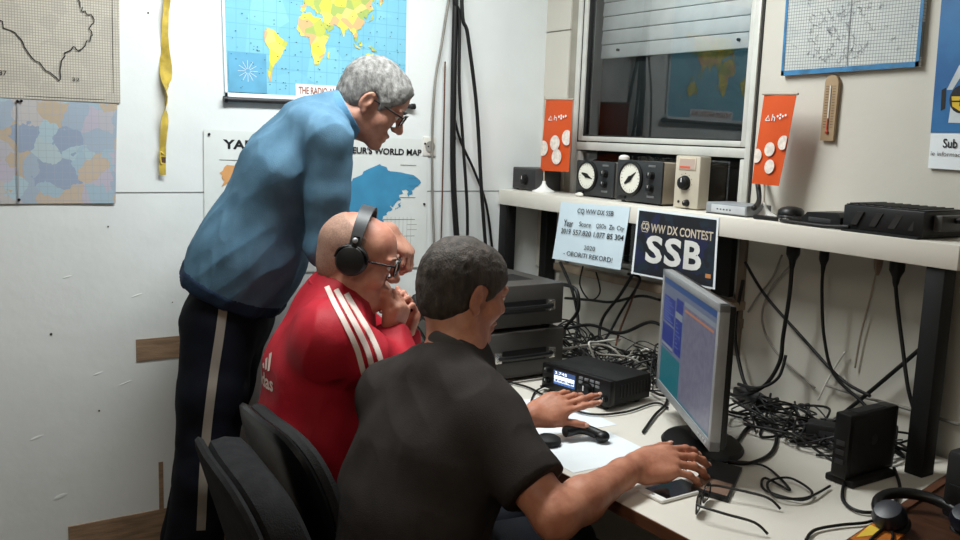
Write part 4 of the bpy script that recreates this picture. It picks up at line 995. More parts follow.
for i, (pts, r, mt) in enumerate([
  ([(0.2419,-0.0800,1.0495), (0.3102,-0.0700,0.9513), (0.3904,-0.1000,0.8533), (0.4407,-0.1500,0.7741), (0.5601,-0.2000,0.7436)], .006, RUBBER),
  ([(0.4027,-0.1000,1.0576), (0.3913,-0.1000,0.9851), (0.4521,-0.1000,0.9394), (0.5043,-0.1000,0.9776), (0.4766,-0.1000,1.0461)], .003, RUBBER),
  ([(0.6945,-0.1200,1.0790), (0.6320,-0.1200,0.9894), (0.5509,-0.1200,0.8930), (0.5637,-0.1400,0.8250), (0.6519,-0.1600,0.8030)], .006, RUBBER),
  ([(0.6441,-0.1000,1.0636), (0.7048,-0.1000,1.0520), (0.6248,-0.1000,0.9338), (0.5952,-0.1400,0.8316), (0.5839,-0.2000,0.7849)], .005, RUBBER),
  ([(0.6937,-0.0900,1.0567), (0.6528,-0.0900,0.9558), (0.6207,-0.1000,0.8618), (0.6596,-0.1500,0.8213)], .004, BROWNC),
  ([(0.3324,-0.1200,0.9277), (0.4521,-0.1000,0.9394), (0.5710,-0.1000,0.9528), (0.6888,-0.0800,0.9928), (0.8050,-0.1000,1.0004)], .005, RUBBER),
  ([(0.4118,-0.2000,0.8286), (0.5062,-0.1400,0.8606), (0.6543,-0.1300,0.8606), (0.7653,-0.1000,0.9183), (0.8504,-0.1000,0.9080)], .006, RUBBER),
  ([(0.4101,-0.2000,0.9979), (0.4904,-0.2000,0.9890), (0.5072,-0.2000,0.9200), (0.4557,-0.2000,0.8594), (0.4233,-0.2000,0.8309)], .007, RUBBER)]):
    cable('hanging_cable', pts, r, mt, ['thick black cable arching down beside the score sheet to the amplifiers', 'thin black cable looping just under the score sheet', 'black cable sweeping down left from below the contest poster', 'black cable crossing under the poster corner down to the radio', 'brown cable hanging below the contest poster', 'black cable running level under the two hanging papers', 'black cable stretched level above the radio towards the monitor', 'thick black cable bulging out behind the amplifiers'][i])
# separate leads on the open part of the desk
loop = [V((1.7136,-0.5642,0.7560)), V((1.6368,-0.5556,0.7560)), V((1.6895,-0.6197,0.7580)), V((1.7653,-0.5969,0.7580)), V((1.7518,-0.5380,0.7600)), V((1.6735,-0.5137,0.7610)), V((1.6671,-0.5828,0.7620)), V((1.7316,-0.6385,0.7630)), V((1.7711,-0.5882,0.7630)), V((1.7456,-0.4652,0.7580))]
cable('coiled_cable', [(1.5149,-0.5647,0.7560), (1.5436,-0.5158,0.7570), (1.5982,-0.4981,0.7570)]+loop, .003, RUBBER, 'thin black cable coiled in a loop on the open white desk', n=8)
cable('desk_cable', [(1.4459,-0.4399,0.7570), (1.3535,-0.2660,0.7570), (1.4243,-0.2576,0.7570), (1.5270,-0.3961,0.7570), (1.5542,-0.5102,0.7570), (1.5237,-0.5536,0.7570)], .005, RUBBER, 'black cable bending round beside the monitor foot')
cable('desk_cable', [(1.7295,-0.3867,0.7570), (1.8101,-0.5087,0.7570), (1.8712,-0.5300,0.7570), (1.8858,-0.4593,0.7570), (1.8375,-0.3381,0.7570), (1.7461,-0.2177,0.7570)], .004, RUBBER, 'black cable looping on the desk before the upright black box')
cable('desk_cable', [(1.9008,-0.7548,0.7570), (1.8797,-0.6988,0.7570), (1.8896,-0.6314,0.7570), (1.9091,-0.5654,0.7570), (1.9081,-0.4873,0.7600)], .0035, RUBBER, 'black cable at the bottom edge of the white desk beside the orange booklet')
cable('desk_cable', [(1.9702,-0.6509,0.7620), (1.9537,-0.5762,0.7640), (1.9816,-0.5925,0.7640), (2.0118,-0.6562,0.7640)], .003, RUBBER, 'short black cable end curling over the orange booklet')
cable('desk_cable', [(0.9251,-0.7089,0.7570), (0.8235,-0.6154,0.7570), (0.7921,-0.5538,0.7600), (.83, -.60, .775)], .003, RUBBER, 'thin black lead plugged into the radio beside the left hand')
cable('desk_cable', [(0.6950,-0.6252,0.7570), (0.7811,-0.6030,0.7570), (0.9564,-0.6241,0.7570), (1.0708,-0.6074,0.7570), (1.1019,-0.5045,0.7570), (1.0755,-0.3626,0.7570), (1.1299,-0.3637,0.7570)], .0035, RUBBER, 'black cable running across the desk in front of the radio')
cable('desk_cable', [(1.2579,-0.5823,0.7570), (1.1669,-0.4511,0.7590), (1.1088,-0.3550,0.7590), (1.0362,-0.2709,0.7590)], .004, RUBBER, 'short black lead with plug lying at the left of the monitor foot')
cable('desk_cable', [(0.9860,0.1478,0.7600), (1.2050,-0.0750,0.7750), (1.2993,-0.2036,0.7700), (1.3897,-0.2887,0.7570)], .003, WHITEC, 'thin white cable dropping over the power brick')
# desk microphone near the man in red
dm = thing('desk_microphone', 'black desk microphone with thin boom between the two seated men', 'microphone', (0.1989,-0.6933,0.7500))
base = V((.60, -.86, .75))
m = MB(); m.lathe([(0, 0), (.06, 0), (.06, .012), (.045, .02), (0, .022)], Matrix.Translation(base), 28); m.build('base', BLACK, dm)
m = MB(); m.tube(spline([base+V((0, 0, .02)), base+V((0, 0, .12)), V((0.6882,-0.9847,1.0071)), V((0.7138,-0.9736,1.0402))], 8), .005, 8); m.build('boom', BLACK, dm, angle=180)
m = MB(); m.ell((0.7178,-0.9721,1.0233), (.026, .026, .042)); m.build('capsule', BLACKM, dm, angle=180)
m = MB(); m.tube(spline([V((0.7224,-0.9949,1.0490)), V((0.7188,-1.0141,0.9977)), V((0.7145,-1.0360,0.9408)), V((.62, -.86, .78))], 6), .003, 6); m.build('lead', RUBBER, dm, angle=180)
# ------------------------------------------------------------------ bodies and clothes: smooth implicit surfaces, meshed by surface nets
A_ = lambda p: np.array(p, dtype=float)
def unit(v): v = A_(v); return v/np.linalg.norm(v)
class Grid:
    def __init__(s, lo, hi, h):
        s.lo = A_(lo); s.h = h; s.n = np.ceil((A_(hi)-s.lo)/h).astype(int)+1
    def new(s): return np.full(s.n, .08, np.float32)
    def sub(s, lo, hi):
        i0 = np.clip(np.floor((A_(lo)-s.lo)/s.h).astype(int), 0, s.n); i1 = np.clip(np.ceil((A_(hi)-s.lo)/s.h).astype(int)+1, 0, s.n)
        if (i1 <= i0).any(): return None
        sl = tuple(slice(a, b) for a, b in zip(i0, i1))
        ax = [(s.lo[k]+np.arange(i0[k], i1[k])*s.h).astype(np.float32) for k in range(3)]
        return sl, ax[0][:, None, None], ax[1][None, :, None], ax[2][None, None, :]
    def put(s, f, lo, hi, fn, k, op):
        m = k+3*s.h; r = s.sub(A_(lo)-m, A_(hi)+m)
        if r is None: return
        sl, x, y, z = r; d = fn(x, y, z); a = f[sl]
        if op == 'u':
            if k > 0:
                hh = np.maximum(k-np.abs(a-d), 0)/k; f[sl] = np.minimum(a, d)-hh*hh*k*.25
            else: f[sl] = np.minimum(a, d)
        else:
            d = -d
            if k > 0:
                hh = np.maximum(k-np.abs(a-d), 0)/k; f[sl] = np.maximum(a, d)+hh*hh*k*.25
            else: f[sl] = np.maximum(a, d)
    def cone(s, f, a, b, ra, rb, k=.015, op='u'):
        a = A_(a); b = A_(b); ab = b-a; L2 = ab@ab+1e-12
        def fn(x, y, z):
            px, py, pz = x-a[0], y-a[1], z-a[2]; t = np.clip((px*ab[0]+py*ab[1]+pz*ab[2])/L2, 0, 1)
            return np.sqrt((px-t*ab[0])**2+(py-t*ab[1])**2+(pz-t*ab[2])**2)-(ra+(rb-ra)*t)
        s.put(f, np.minimum(a-ra, b-rb), np.maximum(a+ra, b+rb), fn, k, op)
    def chain(s, f, pts, rad, k=.015, op='u'):
        for i in range(len(pts)-1): s.cone(f, pts[i], pts[i+1], rad[i], rad[i+1], k, op)
    def slab(s, f, a, b, wa, wb, lat, k=.03, op='u'):
        """tapered limb/torso piece with elliptical section; wa,wb = (half width along lat, half depth)"""
        a = A_(a); b = A_(b); ab = b-a; L2 = ab@ab; ax = ab/np.sqrt(L2); lat = A_(lat); lat = unit(lat-ax*(lat@ax)); nn = np.cross(ax, lat)
        def fn(x, y, z):
            px, py, pz = x-a[0], y-a[1], z-a[2]; t = np.clip((px*ab[0]+py*ab[1]+pz*ab[2])/L2, 0, 1)
            qx, qy, qz = px-t*ab[0], py-t*ab[1], pz-t*ab[2]
            W = wa[0]+(wb[0]-wa[0])*t; Dp = wa[1]+(wb[1]-wa[1])*t; mn = np.minimum(W, Dp)
            u = (qx*lat[0]+qy*lat[1]+qz*lat[2])/W; v = (qx*nn[0]+qy*nn[1]+qz*nn[2])/Dp; w = (qx*ax[0]+qy*ax[1]+qz*ax[2])/mn
            return (np.sqrt(u*u+v*v+w*w)-1)*mn
        R = max(wa[0], wb[0], wa[1], wb[1]); s.put(f, np.minimum(a, b)-R, np.maximum(a, b)+R, fn, k, op)
    def ell(s, f, c, rad, M=None, k=.01, op='u'):
        c = A_(c); M = np.eye(3) if M is None else M; R = max(rad)
        def fn(x, y, z):
            p = (x-c[0], y-c[1], z-c[2]); u = [p[0]*M[0, j]+p[1]*M[1, j]+p[2]*M[2, j] for j in range(3)]
            k0 = np.sqrt(sum((u[j]/rad[j])**2 for j in range(3))); k1 = np.sqrt(sum((u[j]/rad[j]**2)**2 for j in range(3)))+1e-9
            return k0*(k0-1)/k1
        s.put(f, c-R, c+R, fn, k, op)
    def half(s, f, p, n):
        """keep the side of the plane that n points away from"""
        p = A_(p); n = unit(n); _, x, y, z = s.sub(s.lo, s.lo+s.n*s.h)
        return np.maximum(f, (x-p[0])*n[0]+(y-p[1])*n[1]+(z-p[2])*n[2])
def surface_nets(f, lo, h):
    ins = f < 0; n = np.array(f.shape)
    c = np.zeros(n-1, np.int8)
    for i in (0, 1):
        for j in (0, 1):
            for k in (0, 1): c += ins[i:n[0]-1+i, j:n[1]-1+j, k:n[2]-1+k]
    act = np.argwhere((c > 0) & (c < 8)); 
    idx = np.full(n-1, -1, np.int32); idx[tuple(act.T)] = np.arange(len(act))
    pos = np.zeros((len(act), 3)); cnt = np.zeros(len(act))
    for axn in range(3):
        o = [a for a in range(3) if a != axn]
        for i in (0, 1):
            for j in (0, 1):
                d = np.zeros(3, int); d[o[0]] = i; d[o[1]] = j; e = d.copy(); e[axn] = 1
                a = f[tuple((act+d).T)]; b = f[tuple((act+e).T)]; m = (a < 0) != (b < 0)
                t = np.where(m, a/np.where(m, a-b, 1), 0)
                p = np.tile(d.astype(float), (len(act), 1)); p[:, axn] = t
                pos[m] += p[m]; cnt[m] += 1
    pos = act+pos/cnt[:, None]
    Q = []
    for axn in range(3):
        o1, o2 = [(1, 2), (2, 0), (0, 1)][axn]
        s0 = [slice(None)]*3; s1 = [slice(None)]*3; s0[axn] = slice(0, -1); s1[axn] = slice(1, None)
        ch = ins[tuple(s0)] != ins[tuple(s1)]; e = np.argwhere(ch)
        e = e[(e[:, o1] > 0) & (e[:, o2] > 0) & (e[:, o1] < n[o1]-1) & (e[:, o2] < n[o2]-1)]
        d1 = np.zeros(3, int); d1[o1] = 1; d2 = np.zeros(3, int); d2[o2] = 1
        q = np.stack([idx[tuple((e-d1-d2).T)], idx[tuple((e-d2).T)], idx[tuple(e.T)], idx[tuple((e-d1).T)]], 1)
        fl = ins[tuple(e.T)]
        q[~fl] = q[~fl][:, ::-1]; Q.append(q)
    Q = np.concatenate(Q); Q = Q[(Q >= 0).all(1)]
    return pos*h+A_(lo), Q
def relax(P, Q, it=2, w=.5):
    E = np.concatenate([Q[:, [0, 1]], Q[:, [1, 2]], Q[:, [2, 3]], Q[:, [3, 0]]])
    for _ in range(it):
        S = np.zeros_like(P); C_ = np.zeros(len(P))
        for a, b in ((0, 1), (1, 0)):
            for k in range(3): S[:, k] += np.bincount(E[:, a], P[E[:, b], k], len(P))
            C_ += np.bincount(E[:, a], minlength=len(P))
        P = P*(1-w)+w*S/np.maximum(C_, 1)[:, None]
    return P
def normals(P, Q):
    fn = np.cross(P[Q[:, 2]]-P[Q[:, 0]], P[Q[:, 3]]-P[Q[:, 1]]); N_ = np.zeros_like(P)
    for j in range(4):
        for k in range(3): N_[:, k] += np.bincount(Q[:, j], fn[:, k], len(P))
    return N_/(np.linalg.norm(N_, axis=1)[:, None]+1e-12)
def vnoise(P, seed=0):
    i = np.floor(P).astype(np.int64); fr = P-i; fr = fr*fr*(3-2*fr)
    def hsh(x, y, z): 
        v = (x*73856093 ^ y*19349663 ^ z*83492791 ^ seed*2654435761) & 0x7fffffff; v = (v*1103515245+12345) & 0x7fffffff; v = (v ^ (v >> 13))*1274126177 & 0x7fffffff
        return (v % 65536)/32768.0-1
    o = 0
    for a in (0, 1):
        for b in (0, 1):
            for c in (0, 1):
                w = (fr[:, 0] if a else 1-fr[:, 0])*(fr[:, 1] if b else 1-fr[:, 1])*(fr[:, 2] if c else 1-fr[:, 2])
                o = o+w*hsh(i[:, 0]+a, i[:, 1]+b, i[:, 2]+c)
    return o
def mesh_of(g, f, name, mats, parent=None, disp=None, it=2):
    P, Q = surface_nets(f, g.lo, g.h); P = relax(P, Q, it)
    if disp is not None: P = P+normals(P, Q)*disp(P)[:, None]
    me = bpy.data.meshes.new(name); me.vertices.add(len(P)); me.vertices.foreach_set('co', P.astype(np.float32).ravel())
    me.loops.add(Q.size); me.loops.foreach_set('vertex_index', Q.ravel().astype(np.int32))
    me.polygons.add(len(Q)); me.polygons.foreach_set('loop_start', np.arange(0, Q.size, 4, dtype=np.int32)); me.update(calc_edges=True); me.validate()
    return link(name, me, mats, parent, True, 180)
class Fr:
    """local frame of a head or hand: x right, y forward, z up"""
    def __init__(s, o, fwd, up):
        s.o = A_(o); s.y = unit(fwd); u = A_(up); s.z = unit(u-s.y*(u@s.y)); s.x = np.cross(s.y, s.z); s.M = np.stack([s.x, s.y, s.z], 1)
    def __call__(s, x, y, z): return s.o+s.x*x+s.y*y+s.z*z
    def m4(s, x=0, y=0, z=0):
        m = Matrix(s.M.tolist()).to_4x4(); m.translation = V(s(x, y, z)); return m
def rotm(ax, a): return np.array(Matrix.Rotation(a, 3, V(ax)))
def head(g, f, H, neck, nose=1.0, wide=1.0, jowl=0):
    E = lambda c, r, k=.012, op='u', R=None: g.ell(f, H(*c), r, H.M if R is None else H.M@R, k, op)
    E((0, -.014, .030), (.075*wide, .095, .086)); E((0, .045, .035), (.060, .045, .060), .03)
    E((0, .022, -.045), (.060*wide, .062, .075), .02)
    for s in (-1, 1):
        g.cone(f, H(s*.055*wide, -.005, -.058), H(s*.016, .066, -.098), .019, .016, .02)
        E((s*.042, .058, -.028), (.025, .026, .026), .02)
        E((s*.030, .084, .022), (.026, .011, .008), .012)
        E((s*.033, .098, .002), (.017, .014, .012), .010, 's')
        E((s*.033, .0795, .002), (.0125, .0125, .0125), .002)
        E((s*.033, .083, .012), (.017, .011, .005), .004); E((s*.033, .083, -.010), (.016, .009, .004), .004)
        # ear: shell, hollow, lobe
        R = rotm((1, 0, 0), -.2)@rotm((0, 0, 1), s*.35)
        E((s*.079*wide, -.008, -.006), (.008, .018, .032), .006, 'u', R); E((s*.088*wide, -.004, -.002), (.008, .010, .019), .004, 's', R)
        E((s*.077*wide, .000, -.034), (.006, .009, .011), .006); E((s*.080*wide, .006, -.010), (.005, .005, .008), .004)
    g.cone(f, H(0, .088, .012), H(0, .108*nose, -.028), .0085, .0125, .010)
    for s in (-1, 1): E((s*.0125, .098, -.033), (.0085, .011, .008), .006)
    for s in (-1, 1): E((s*.006, .103, -.041), (.003, .005, .003), .002, 's')
    E((0, .088, -.061), (.026, .012, .008), .008); E((0, .085, -.076), (.023, .012, .0075), .008)
    E((0, .099, -.0685), (.021, .006, .0018), .003, 's')
    E((0, .076, -.101), (.021, .019, .017), .014)
    if jowl: E((0, .03, -.105), (.045, .05, .03), .03)
    g.cone(f, H(0, -.03, -.05), neck, .054+.006*jowl, .060+.008*jowl, .03)
def eyes(H, parent, iris=(70, 84, 96)):
    for s in (-1, 1):
        c = H(s*.033, .0812, .002); m = MB(); m.ell(c, (.0118, .0118, .0118), Matrix(H.M.tolist()))
        m.mi = 1; p = V(c); y = V(H.y); M4 = (y.to_track_quat('Z', 'Y').to_matrix().to_4x4()); M4.translation = p+y*.0105
        m.lathe([(.0055, 0), (.0045, .0016), (0, .0018)], M4, 16); m.mi = 2; M4.translation = p+y*.0112; m.lathe([(.0025, 0), (.002, .0015), (0, .0016)], M4, 12)
        m.build('eye', [M('eye_white', (222, 214, 206), .25), M('iris_%d' % iris[0], iris, .3), BLACK], parent, angle=180)
def brows(H, parent, mt):
    for s in (-1, 1):
        m = MB(); m.tube(spline([V(H(s*.014, .0965, .022)), V(H(s*.032, .0965, .028)), V(H(s*.050, .081, .022))], 5), [.0022]+[.0036]*9+[.0018], 6); m.build('eyebrow', mt, parent, angle=180)
FINGERS = dict(i=(.029, .088, (.043, .026, .022), .0092), m=(.010, .093, (.047, .030, .023), .0095), r=(-.009, .089, (.043, .028, .022), .0090), p=(-.027, .080, (.034, .021, .019), .0080))
def hand(g, f, W, side, curl, spread=(.12, .03, -.06, -.18), thumb=(.6, .35, .3), sc=1.0, nails=None):
    """W: frame at the wrist, y towards the fingers, z = back of the hand; side = +1 if the thumb lies along +x; curl: {finger: (a1,a2,a3)}"""
    s = side
    P = lambda x, y, z: W(s*x*sc, y*sc, z*sc)
    g.slab(f, P(.002, .012, 0), P(.004, .075, .002), (.029*sc, .019*sc), (.041*sc, .0145*sc), W.x, .02)
    g.cone(f, P(.012, .02, -.008), P(.030, .045, -.008), .017*sc, .016*sc, .015); g.cone(f, P(-.025, .02, -.006), P(-.028, .06, -.004), .015*sc, .014*sc, .015)
    tips = {}
    for n, sp in zip('imrp', spread):
        bx, by, ln, r = FINGERS[n]; p = P(bx, by, .004); g.cone(f, P(bx*.7, by-.04, .002), p, .010*sc, (r+.0012)*sc, .010)
        a = 0; q = p
        for j, (l, c) in enumerate(zip(ln, curl[n])):
            a += c; d = W.x*s*math.sin(sp)*math.cos(a*.5)+W.y*math.cos(a)*math.cos(sp)-W.z*math.sin(a); d = unit(d); e = q+d*l*sc
            g.cone(f, q, e, (r-.0006*j)*sc, (r-.0006*(j+1))*sc, .003); g.ell(f, q, [(r+.0004)*sc]*3, None, .004); q = e
        tips[n] = (q, d, unit(W.z*math.cos(a)+W.y*math.sin(a)), (r-.0018)*sc)
    q = P(.026, .026, -.006); out, dn, cu = thumb
    d = unit(W.x*s*math.sin(out)+W.y*math.cos(out)-W.z*dn)
    for j, (l, r0, r1) in enumerate(((.044, .0155, .0125), (.033, .0120, .0108), (.027, .0108, .0085))):
        e = q+d*l*sc; g.cone(f, q, e, r0*sc, r1*sc, .010 if j == 0 else .004); q = e; d = unit(d+W.y*cu*.5-W.x*s*cu*.35)
    tips['t'] = (q, d, unit(W.z+W.x*s*.6), .0082*sc)
    if nails is not None: nails.extend(tips.values())
    return tips
def nail_parts(tips, parent):
    for p, d, up, r in tips:
        up = unit(up-d*(up@d)); lt = np.cross(d, up); R = Matrix(np.stack([lt, d, up], 1).tolist())
        m = MB(); m.ell(p+d*r*.35+up*r*.82, (r*.68, r*.85, r*.26), R, 12, 8); m.build('fingernail', NAIL, parent, angle=180)
NAIL = M('fingernail', (206, 160, 142), .3, var=.05)
def skin(n, c, c2): return M(n, c, .5, var=.1, scale=26, col2=c2, bump=.12, bscale=140)

# ================================================================== man bending over in the blue sweatshirt
fw = unit((.5478, .8367, 0)); lf = unit((-.8367, .5478, 0)); up = A_((0, 0, 1))
SK1 = skin('skin_standing', (186, 138, 118), (168, 116, 96))
pel, wai, che, uch, nkb = A_((0.2842,-1.3799,0.9881)), A_((0.3409,-1.3221,1.1571)), A_((0.3937,-1.2317,1.4002)), A_((0.4247,-1.1736,1.5101)), A_((0.4715,-1.1097,1.5533))
hc = A_((0.5095,-1.0197,1.6062))
H = Fr(hc, fw*.83-up*.55+lf*.02, up*.83+fw*.55)
g = Grid((-.02, -1.95, 0), (.98, -.62, 1.82), .004)
f = g.new()
shR, shL = A_((0.6050,-1.1995,1.4906)), A_((0.2833,-1.0806,1.4921))
elR, elL = A_((0.5869,-1.1970,1.1944)), A_((0.2877,-1.0410,1.1393))
wrR, wrL = A_((0.5435,-0.9792,1.2262)), A_((0.3392,-0.9271,1.0698))
head(g, f, H, nkb, nose=1.04)
g.cone(f, nkb+fw*.0, uch, .058, .07, .03)
g.slab(f, pel, wai, (.15, .10), (.14, .09), lf, .04); g.slab(f, wai, che, (.14, .09), (.17, .105), lf, .04); g.slab(f, che, uch, (.17, .10), (.15, .07), lf, .04)
for a, b, c in ((shR, elR, wrR), (shL, elL, wrL)):
    g.cone(f, uch*.4+a*.6, a, .06, .052, .04); g.chain(f, [a, b], [.05, .040], .02); g.chain(f, [b, b*.6+c*.4, c], [.040, .042, .028], .02)
hipR, hipL = pel-lf*.09-up*.02, pel+lf*.09-up*.02
knR, knL = A_((0.4266,-1.4951,0.5786)), A_((0.2711,-1.4524,0.5210)); 
knR[2] = knL[2] = .52
anR, anL = knR-fw*.07, knL-fw*.06; anR[2] = anL[2] = .09
for a, b, c in ((hipR, knR, anR), (hipL, knL, anL)):
    g.chain(f, [a, b, c], [.085, .058, .04], .02); g.cone(f, c-up*.045, c+fw*.14-up*.055, .04, .034, .02)
nl = []
Wd = wrR-elR; Wf = Fr(wrR+unit(Wd)*.005, unit(fw*.62-up*.72-lf*.1), up*.5+fw*.7-lf*.2)
hand(g, f, Wf, -1 if True else 1, {k: (.8, 1.0, .7) for k in 'imrp'}, spread=(.10, .02, -.05, -.15), thumb=(.35, .55, .4), nails=nl)
Wl = Fr(wrL, unit(fw*.6-up*.75), fw*.7+up*.6)
hand(g, f, Wl, 1, {k: (.3, .5, .4) for k in 'imrp'}, thumb=(.5, .4, .3))
body1 = mesh_of(g, f, 'person', SK1)
tag(body1, 'standing man in blue sweatshirt bending over the operator in red, grey hair', 'person')
nail_parts(nl, body1); eyes(H, body1); 
HAIR1 = M('grey_hair', (136, 135, 133), .7, scale=80, col2=(92, 90, 88), bump=.35, bscale=300, stretch=(1, 1, .35))
brows(H, body1, HAIR1)
def hair(H, parent, mt, thick, line, seed=1, amp=.0022, cut=(), h=.003, name='hair', wide=1.0, freq=70):
    """cap of hair over the skull; line = list of planes (point, normal) in head coordinates that bound it"""
    gg = Grid(H.o-.17, H.o+.17, h); q = gg.new()
    gg.ell(q, H(0, -.014, .030), (.075*wide+thick, .095+thick, .086+thick*1.25), H.M, 0); gg.ell(q, H(0, .045, .035), (.060+thick, .045+thick, .060+thick), H.M, .03)
    gg.ell(q, H(0, -.045, -.03), (.058*wide+thick*.6, .055+thick*.5, .06), H.M, .03)
    for c in cut: gg.ell(q, H(*c[0]), c[1], H.M, .008, 's')
    for p, n in line: q = gg.half(q, H(*p), H.M@A_(n))
    return mesh_of(gg, q, name, mt, parent, disp=lambda P: amp*vnoise(P*freq, seed)+amp*.8*vnoise(P*freq*.4, seed+1), it=1)
hair(H, body1, HAIR1, .008, [((0, .083, .055), (0, 1, -.15)), ((0, .055, .012), (0, .78, -.62)), ((0, -.06, -.062), (0, .1, -1))], cut=[((.082, .005, -.02), (.03, .03, .042)), ((-.082, .005, -.02), (.03, .03, .042))])
# sweatshirt
BLUE = M('blue_sweat_fabric', (90, 125, 149), .9, scale=20, col2=(80, 114, 138), bump=.25, bscale=420, spec=.15)
DBLUE = M('dark_blue_rib', (36, 52, 74), .85, var=.15, bump=.2, bscale=300, spec=.15)
gs = Grid((.0, -1.80, .82), (.90, -.75, 1.76), .005)
s_ = gs.new()
hemc = A_((0.2868,-1.3745,1.0279)); hdir = unit(A_((0.4104,-1.3012,0.9806))-A_((0.2515,-1.5091,1.0997)))
sp1 = unit(pel-wai); gs.slab(s_, hemc+sp1*.16, hemc*.6+wai*.4, (.175, .140), (.18, .143), lf, .05); gs.slab(s_, hemc*.6+wai*.4, wai, (.18, .143), (.18, .148), lf, .05); gs.slab(s_, wai, che, (.18, .148), (.18, .121), lf, .05); gs.slab(s_, che, uch, (.18, .121), (.16, .094), lf, .05)
gs.cone(s_, uch, nkb-fw*.01, .085, .072, .04)
for a, b, c in ((shR, elR, wrR), (shL, elL, wrL)):
    gs.cone(s_, uch*.45+a*.55, a, .074, .062, .04); gs.chain(s_, [a, a*.5+b*.5, b], [.062, .058, .055], .02); gs.chain(s_, [b, b*.45+c*.55, b*.28+c*.72], [.055, .048, .042], .02)
def fold(gx, fx, pts, r, k=.02): gx.chain(fx, [A_(p) for p in pts], [r]*len(pts), k)
hn = np.cross(unit(hdir), lf); hn = hn if hn[2] < 0 else -hn
s_ = gs.half(s_, hemc, hn)
gs.cone(s_, H(0, -.03, -.05), nkb+(nkb-uch)*.6, .05, .066, .01, 's'); 
def creases(dirs, amp, seed):
    """soft cloth folds: noise stretched along each crease direction"""
    def fn(P):
        o = 0
        for i, (d, along, across, a) in enumerate(dirs):
            d = unit(d); r1 = unit(np.cross(d, A_((.3, .2, 1)))); r2 = np.cross(d, r1)
            Q = np.stack([P@d*along, P@r1*across, P@r2*across], 1); n = vnoise(Q, seed+i); o = o+a*(1-np.abs(n)*2)
        return amp*o
    return fn
dia = A_((0.4392,-1.4663,1.0902))-A_((0.6170,-1.2294,1.3129))
cr1 = creases([(dia, 3.5, 17, 1), (pel-uch, 4, 20, .5), ((0, 0, 1), 8, 22, .45)], .0052, 4)
shirt = mesh_of(gs, s_, 'sweatshirt', BLUE, body1, disp=cr1)
# rib hem and collar
band = gs.new(); band[:] = s_-.003; band = gs.half(band, hemc-hn*.035, -hn); mesh_of(gs, gs.half(band, hemc+hn*.006, hn), 'hem_band', DBLUE, shirt, disp=cr1)
def collar(gx, parent, a, b, ra, rb, th, mt, name='collar', tilt=None):
    q = gx.new(); gx.cone(q, a, b, ra+th, rb+th, 0); q2 = gx.new(); gx.cone(q2, a, b, ra, rb, 0); d = unit(A_(b)-A_(a)) if tilt is None else unit(tilt)
    q = np.maximum(q, -q2); q = gx.half(q, b, d); q = gx.half(q, a, -d); return mesh_of(gx, q, name, mt, parent)
gc = Grid(nkb-.17, nkb+.17, .003)
collar(gc, shirt, nkb-(nkb-uch)*.35, nkb+(nkb-uch)*.35+unit(H.o-nkb)*.008, .073, .066, .007, M('light_blue_rib', (92, 136, 168), .85, bump=.2, bscale=300, spec=.15), tilt=(H(0, -.03, -.05)-uch))
# trousers
NAVY = M('navy_tracksuit', (14, 17, 27), .8, scale=10, col2=(9, 11, 19), bump=.15, bscale=300, spec=.12)
gt = Grid((-.02, -1.90, .04), (.75, -1.10, 1.12), .006)
t_ = gt.new(); gt.slab(t_, pel-up*.05, wai*.6+pel*.4, (.170, .125), (.165, .120), lf, .04)
for a, b, c in ((hipR, knR, anR), (hipL, knL, anL)): gt.chain(t_, [a-up*.03, a*.5+b*.5, b, c*.6+b*.4, c+up*.02], [.112, .098, .084, .085, .082], .03)
trs = mesh_of(gt, t_, 'trousers', NAVY, body1, disp=lambda P: .005*vnoise(P*A_((14, 14, 6)), 3)+.003*vnoise(P*24, 5))
ribbon_on('side_stripe', trs, [((0.9977,-1.6184,1.1336), (0.0241,-1.3096,0.9404)), ((1.0033,-1.6317,1.0527), (0.0324,-1.3296,0.8190)), ((1.0086,-1.6473,0.9652), (0.0404,-1.3529,0.6878)), ((1.0171,-1.6639,0.8560), (0.0531,-1.3779,0.5239)), ((1.0260,-1.6740,0.7687), (0.0666,-1.3929,0.3930)), ((1.0413,-1.6862,0.6379), (0.0894,-1.4113,0.1969))], .024, M('grey_stripe_cloth', (122, 116, 108), .8), trs)
for an in (anR, anL):
    gf = Grid(an-.22, an+.26, .005); q = gf.new(); gf.cone(q, an-up*.05, an+fw*.15-up*.055, .048, .040, .02); gf.cone(q, an+up*.0, an-up*.05, .045, .048, .02)
    q = gf.half(q, (an[0], an[1], .012), -up); mesh_of(gf, q, 'shoe', BLACKM, body1)
gls = thing('eyeglasses', 'dark framed eyeglasses worn by the bending grey haired man', 'glasses', V(H(0, .105, .002)), None)
glasses(gls, H.m4(0, .107, .003), ln=.125, rr=.0022)

# ================================================================== man in the red track jacket with headphones
fw = unit((.45, .89, 0)); lf = np.cross(up, fw)
SK2 = skin('skin_seated', (196, 140, 118), (176, 116, 96))
pel = A_((0.7929,-1.3102,0.7073)); pel[2] = .58
che, uch, nkb = A_((0.7747,-1.2846,0.9038)), A_((0.7851,-1.2623,1.0305)), A_((0.8011,-1.2478,1.0962))
hc = A_((0.8300,-1.2146,1.1934)); hf = unit((.57, .82, 0)); 
H = Fr(hc, hf*.97-up*.22, up*.97+hf*.22)
g = Grid((.30, -1.75, .0), (1.22, -.62, 1.36), .004); f = g.new()
head(g, f, H, nkb, nose=1.0, wide=1.06, jowl=1)
g.slab(f, pel, che, (.17, .13), (.19, .13), lf, .04); g.slab(f, che, uch, (.19, .13), (.17, .09), lf, .04); g.cone(f, nkb, uch, .06, .08, .03)
shR, shL = uch-lf*.185-up*.02, uch+lf*.185-up*.02
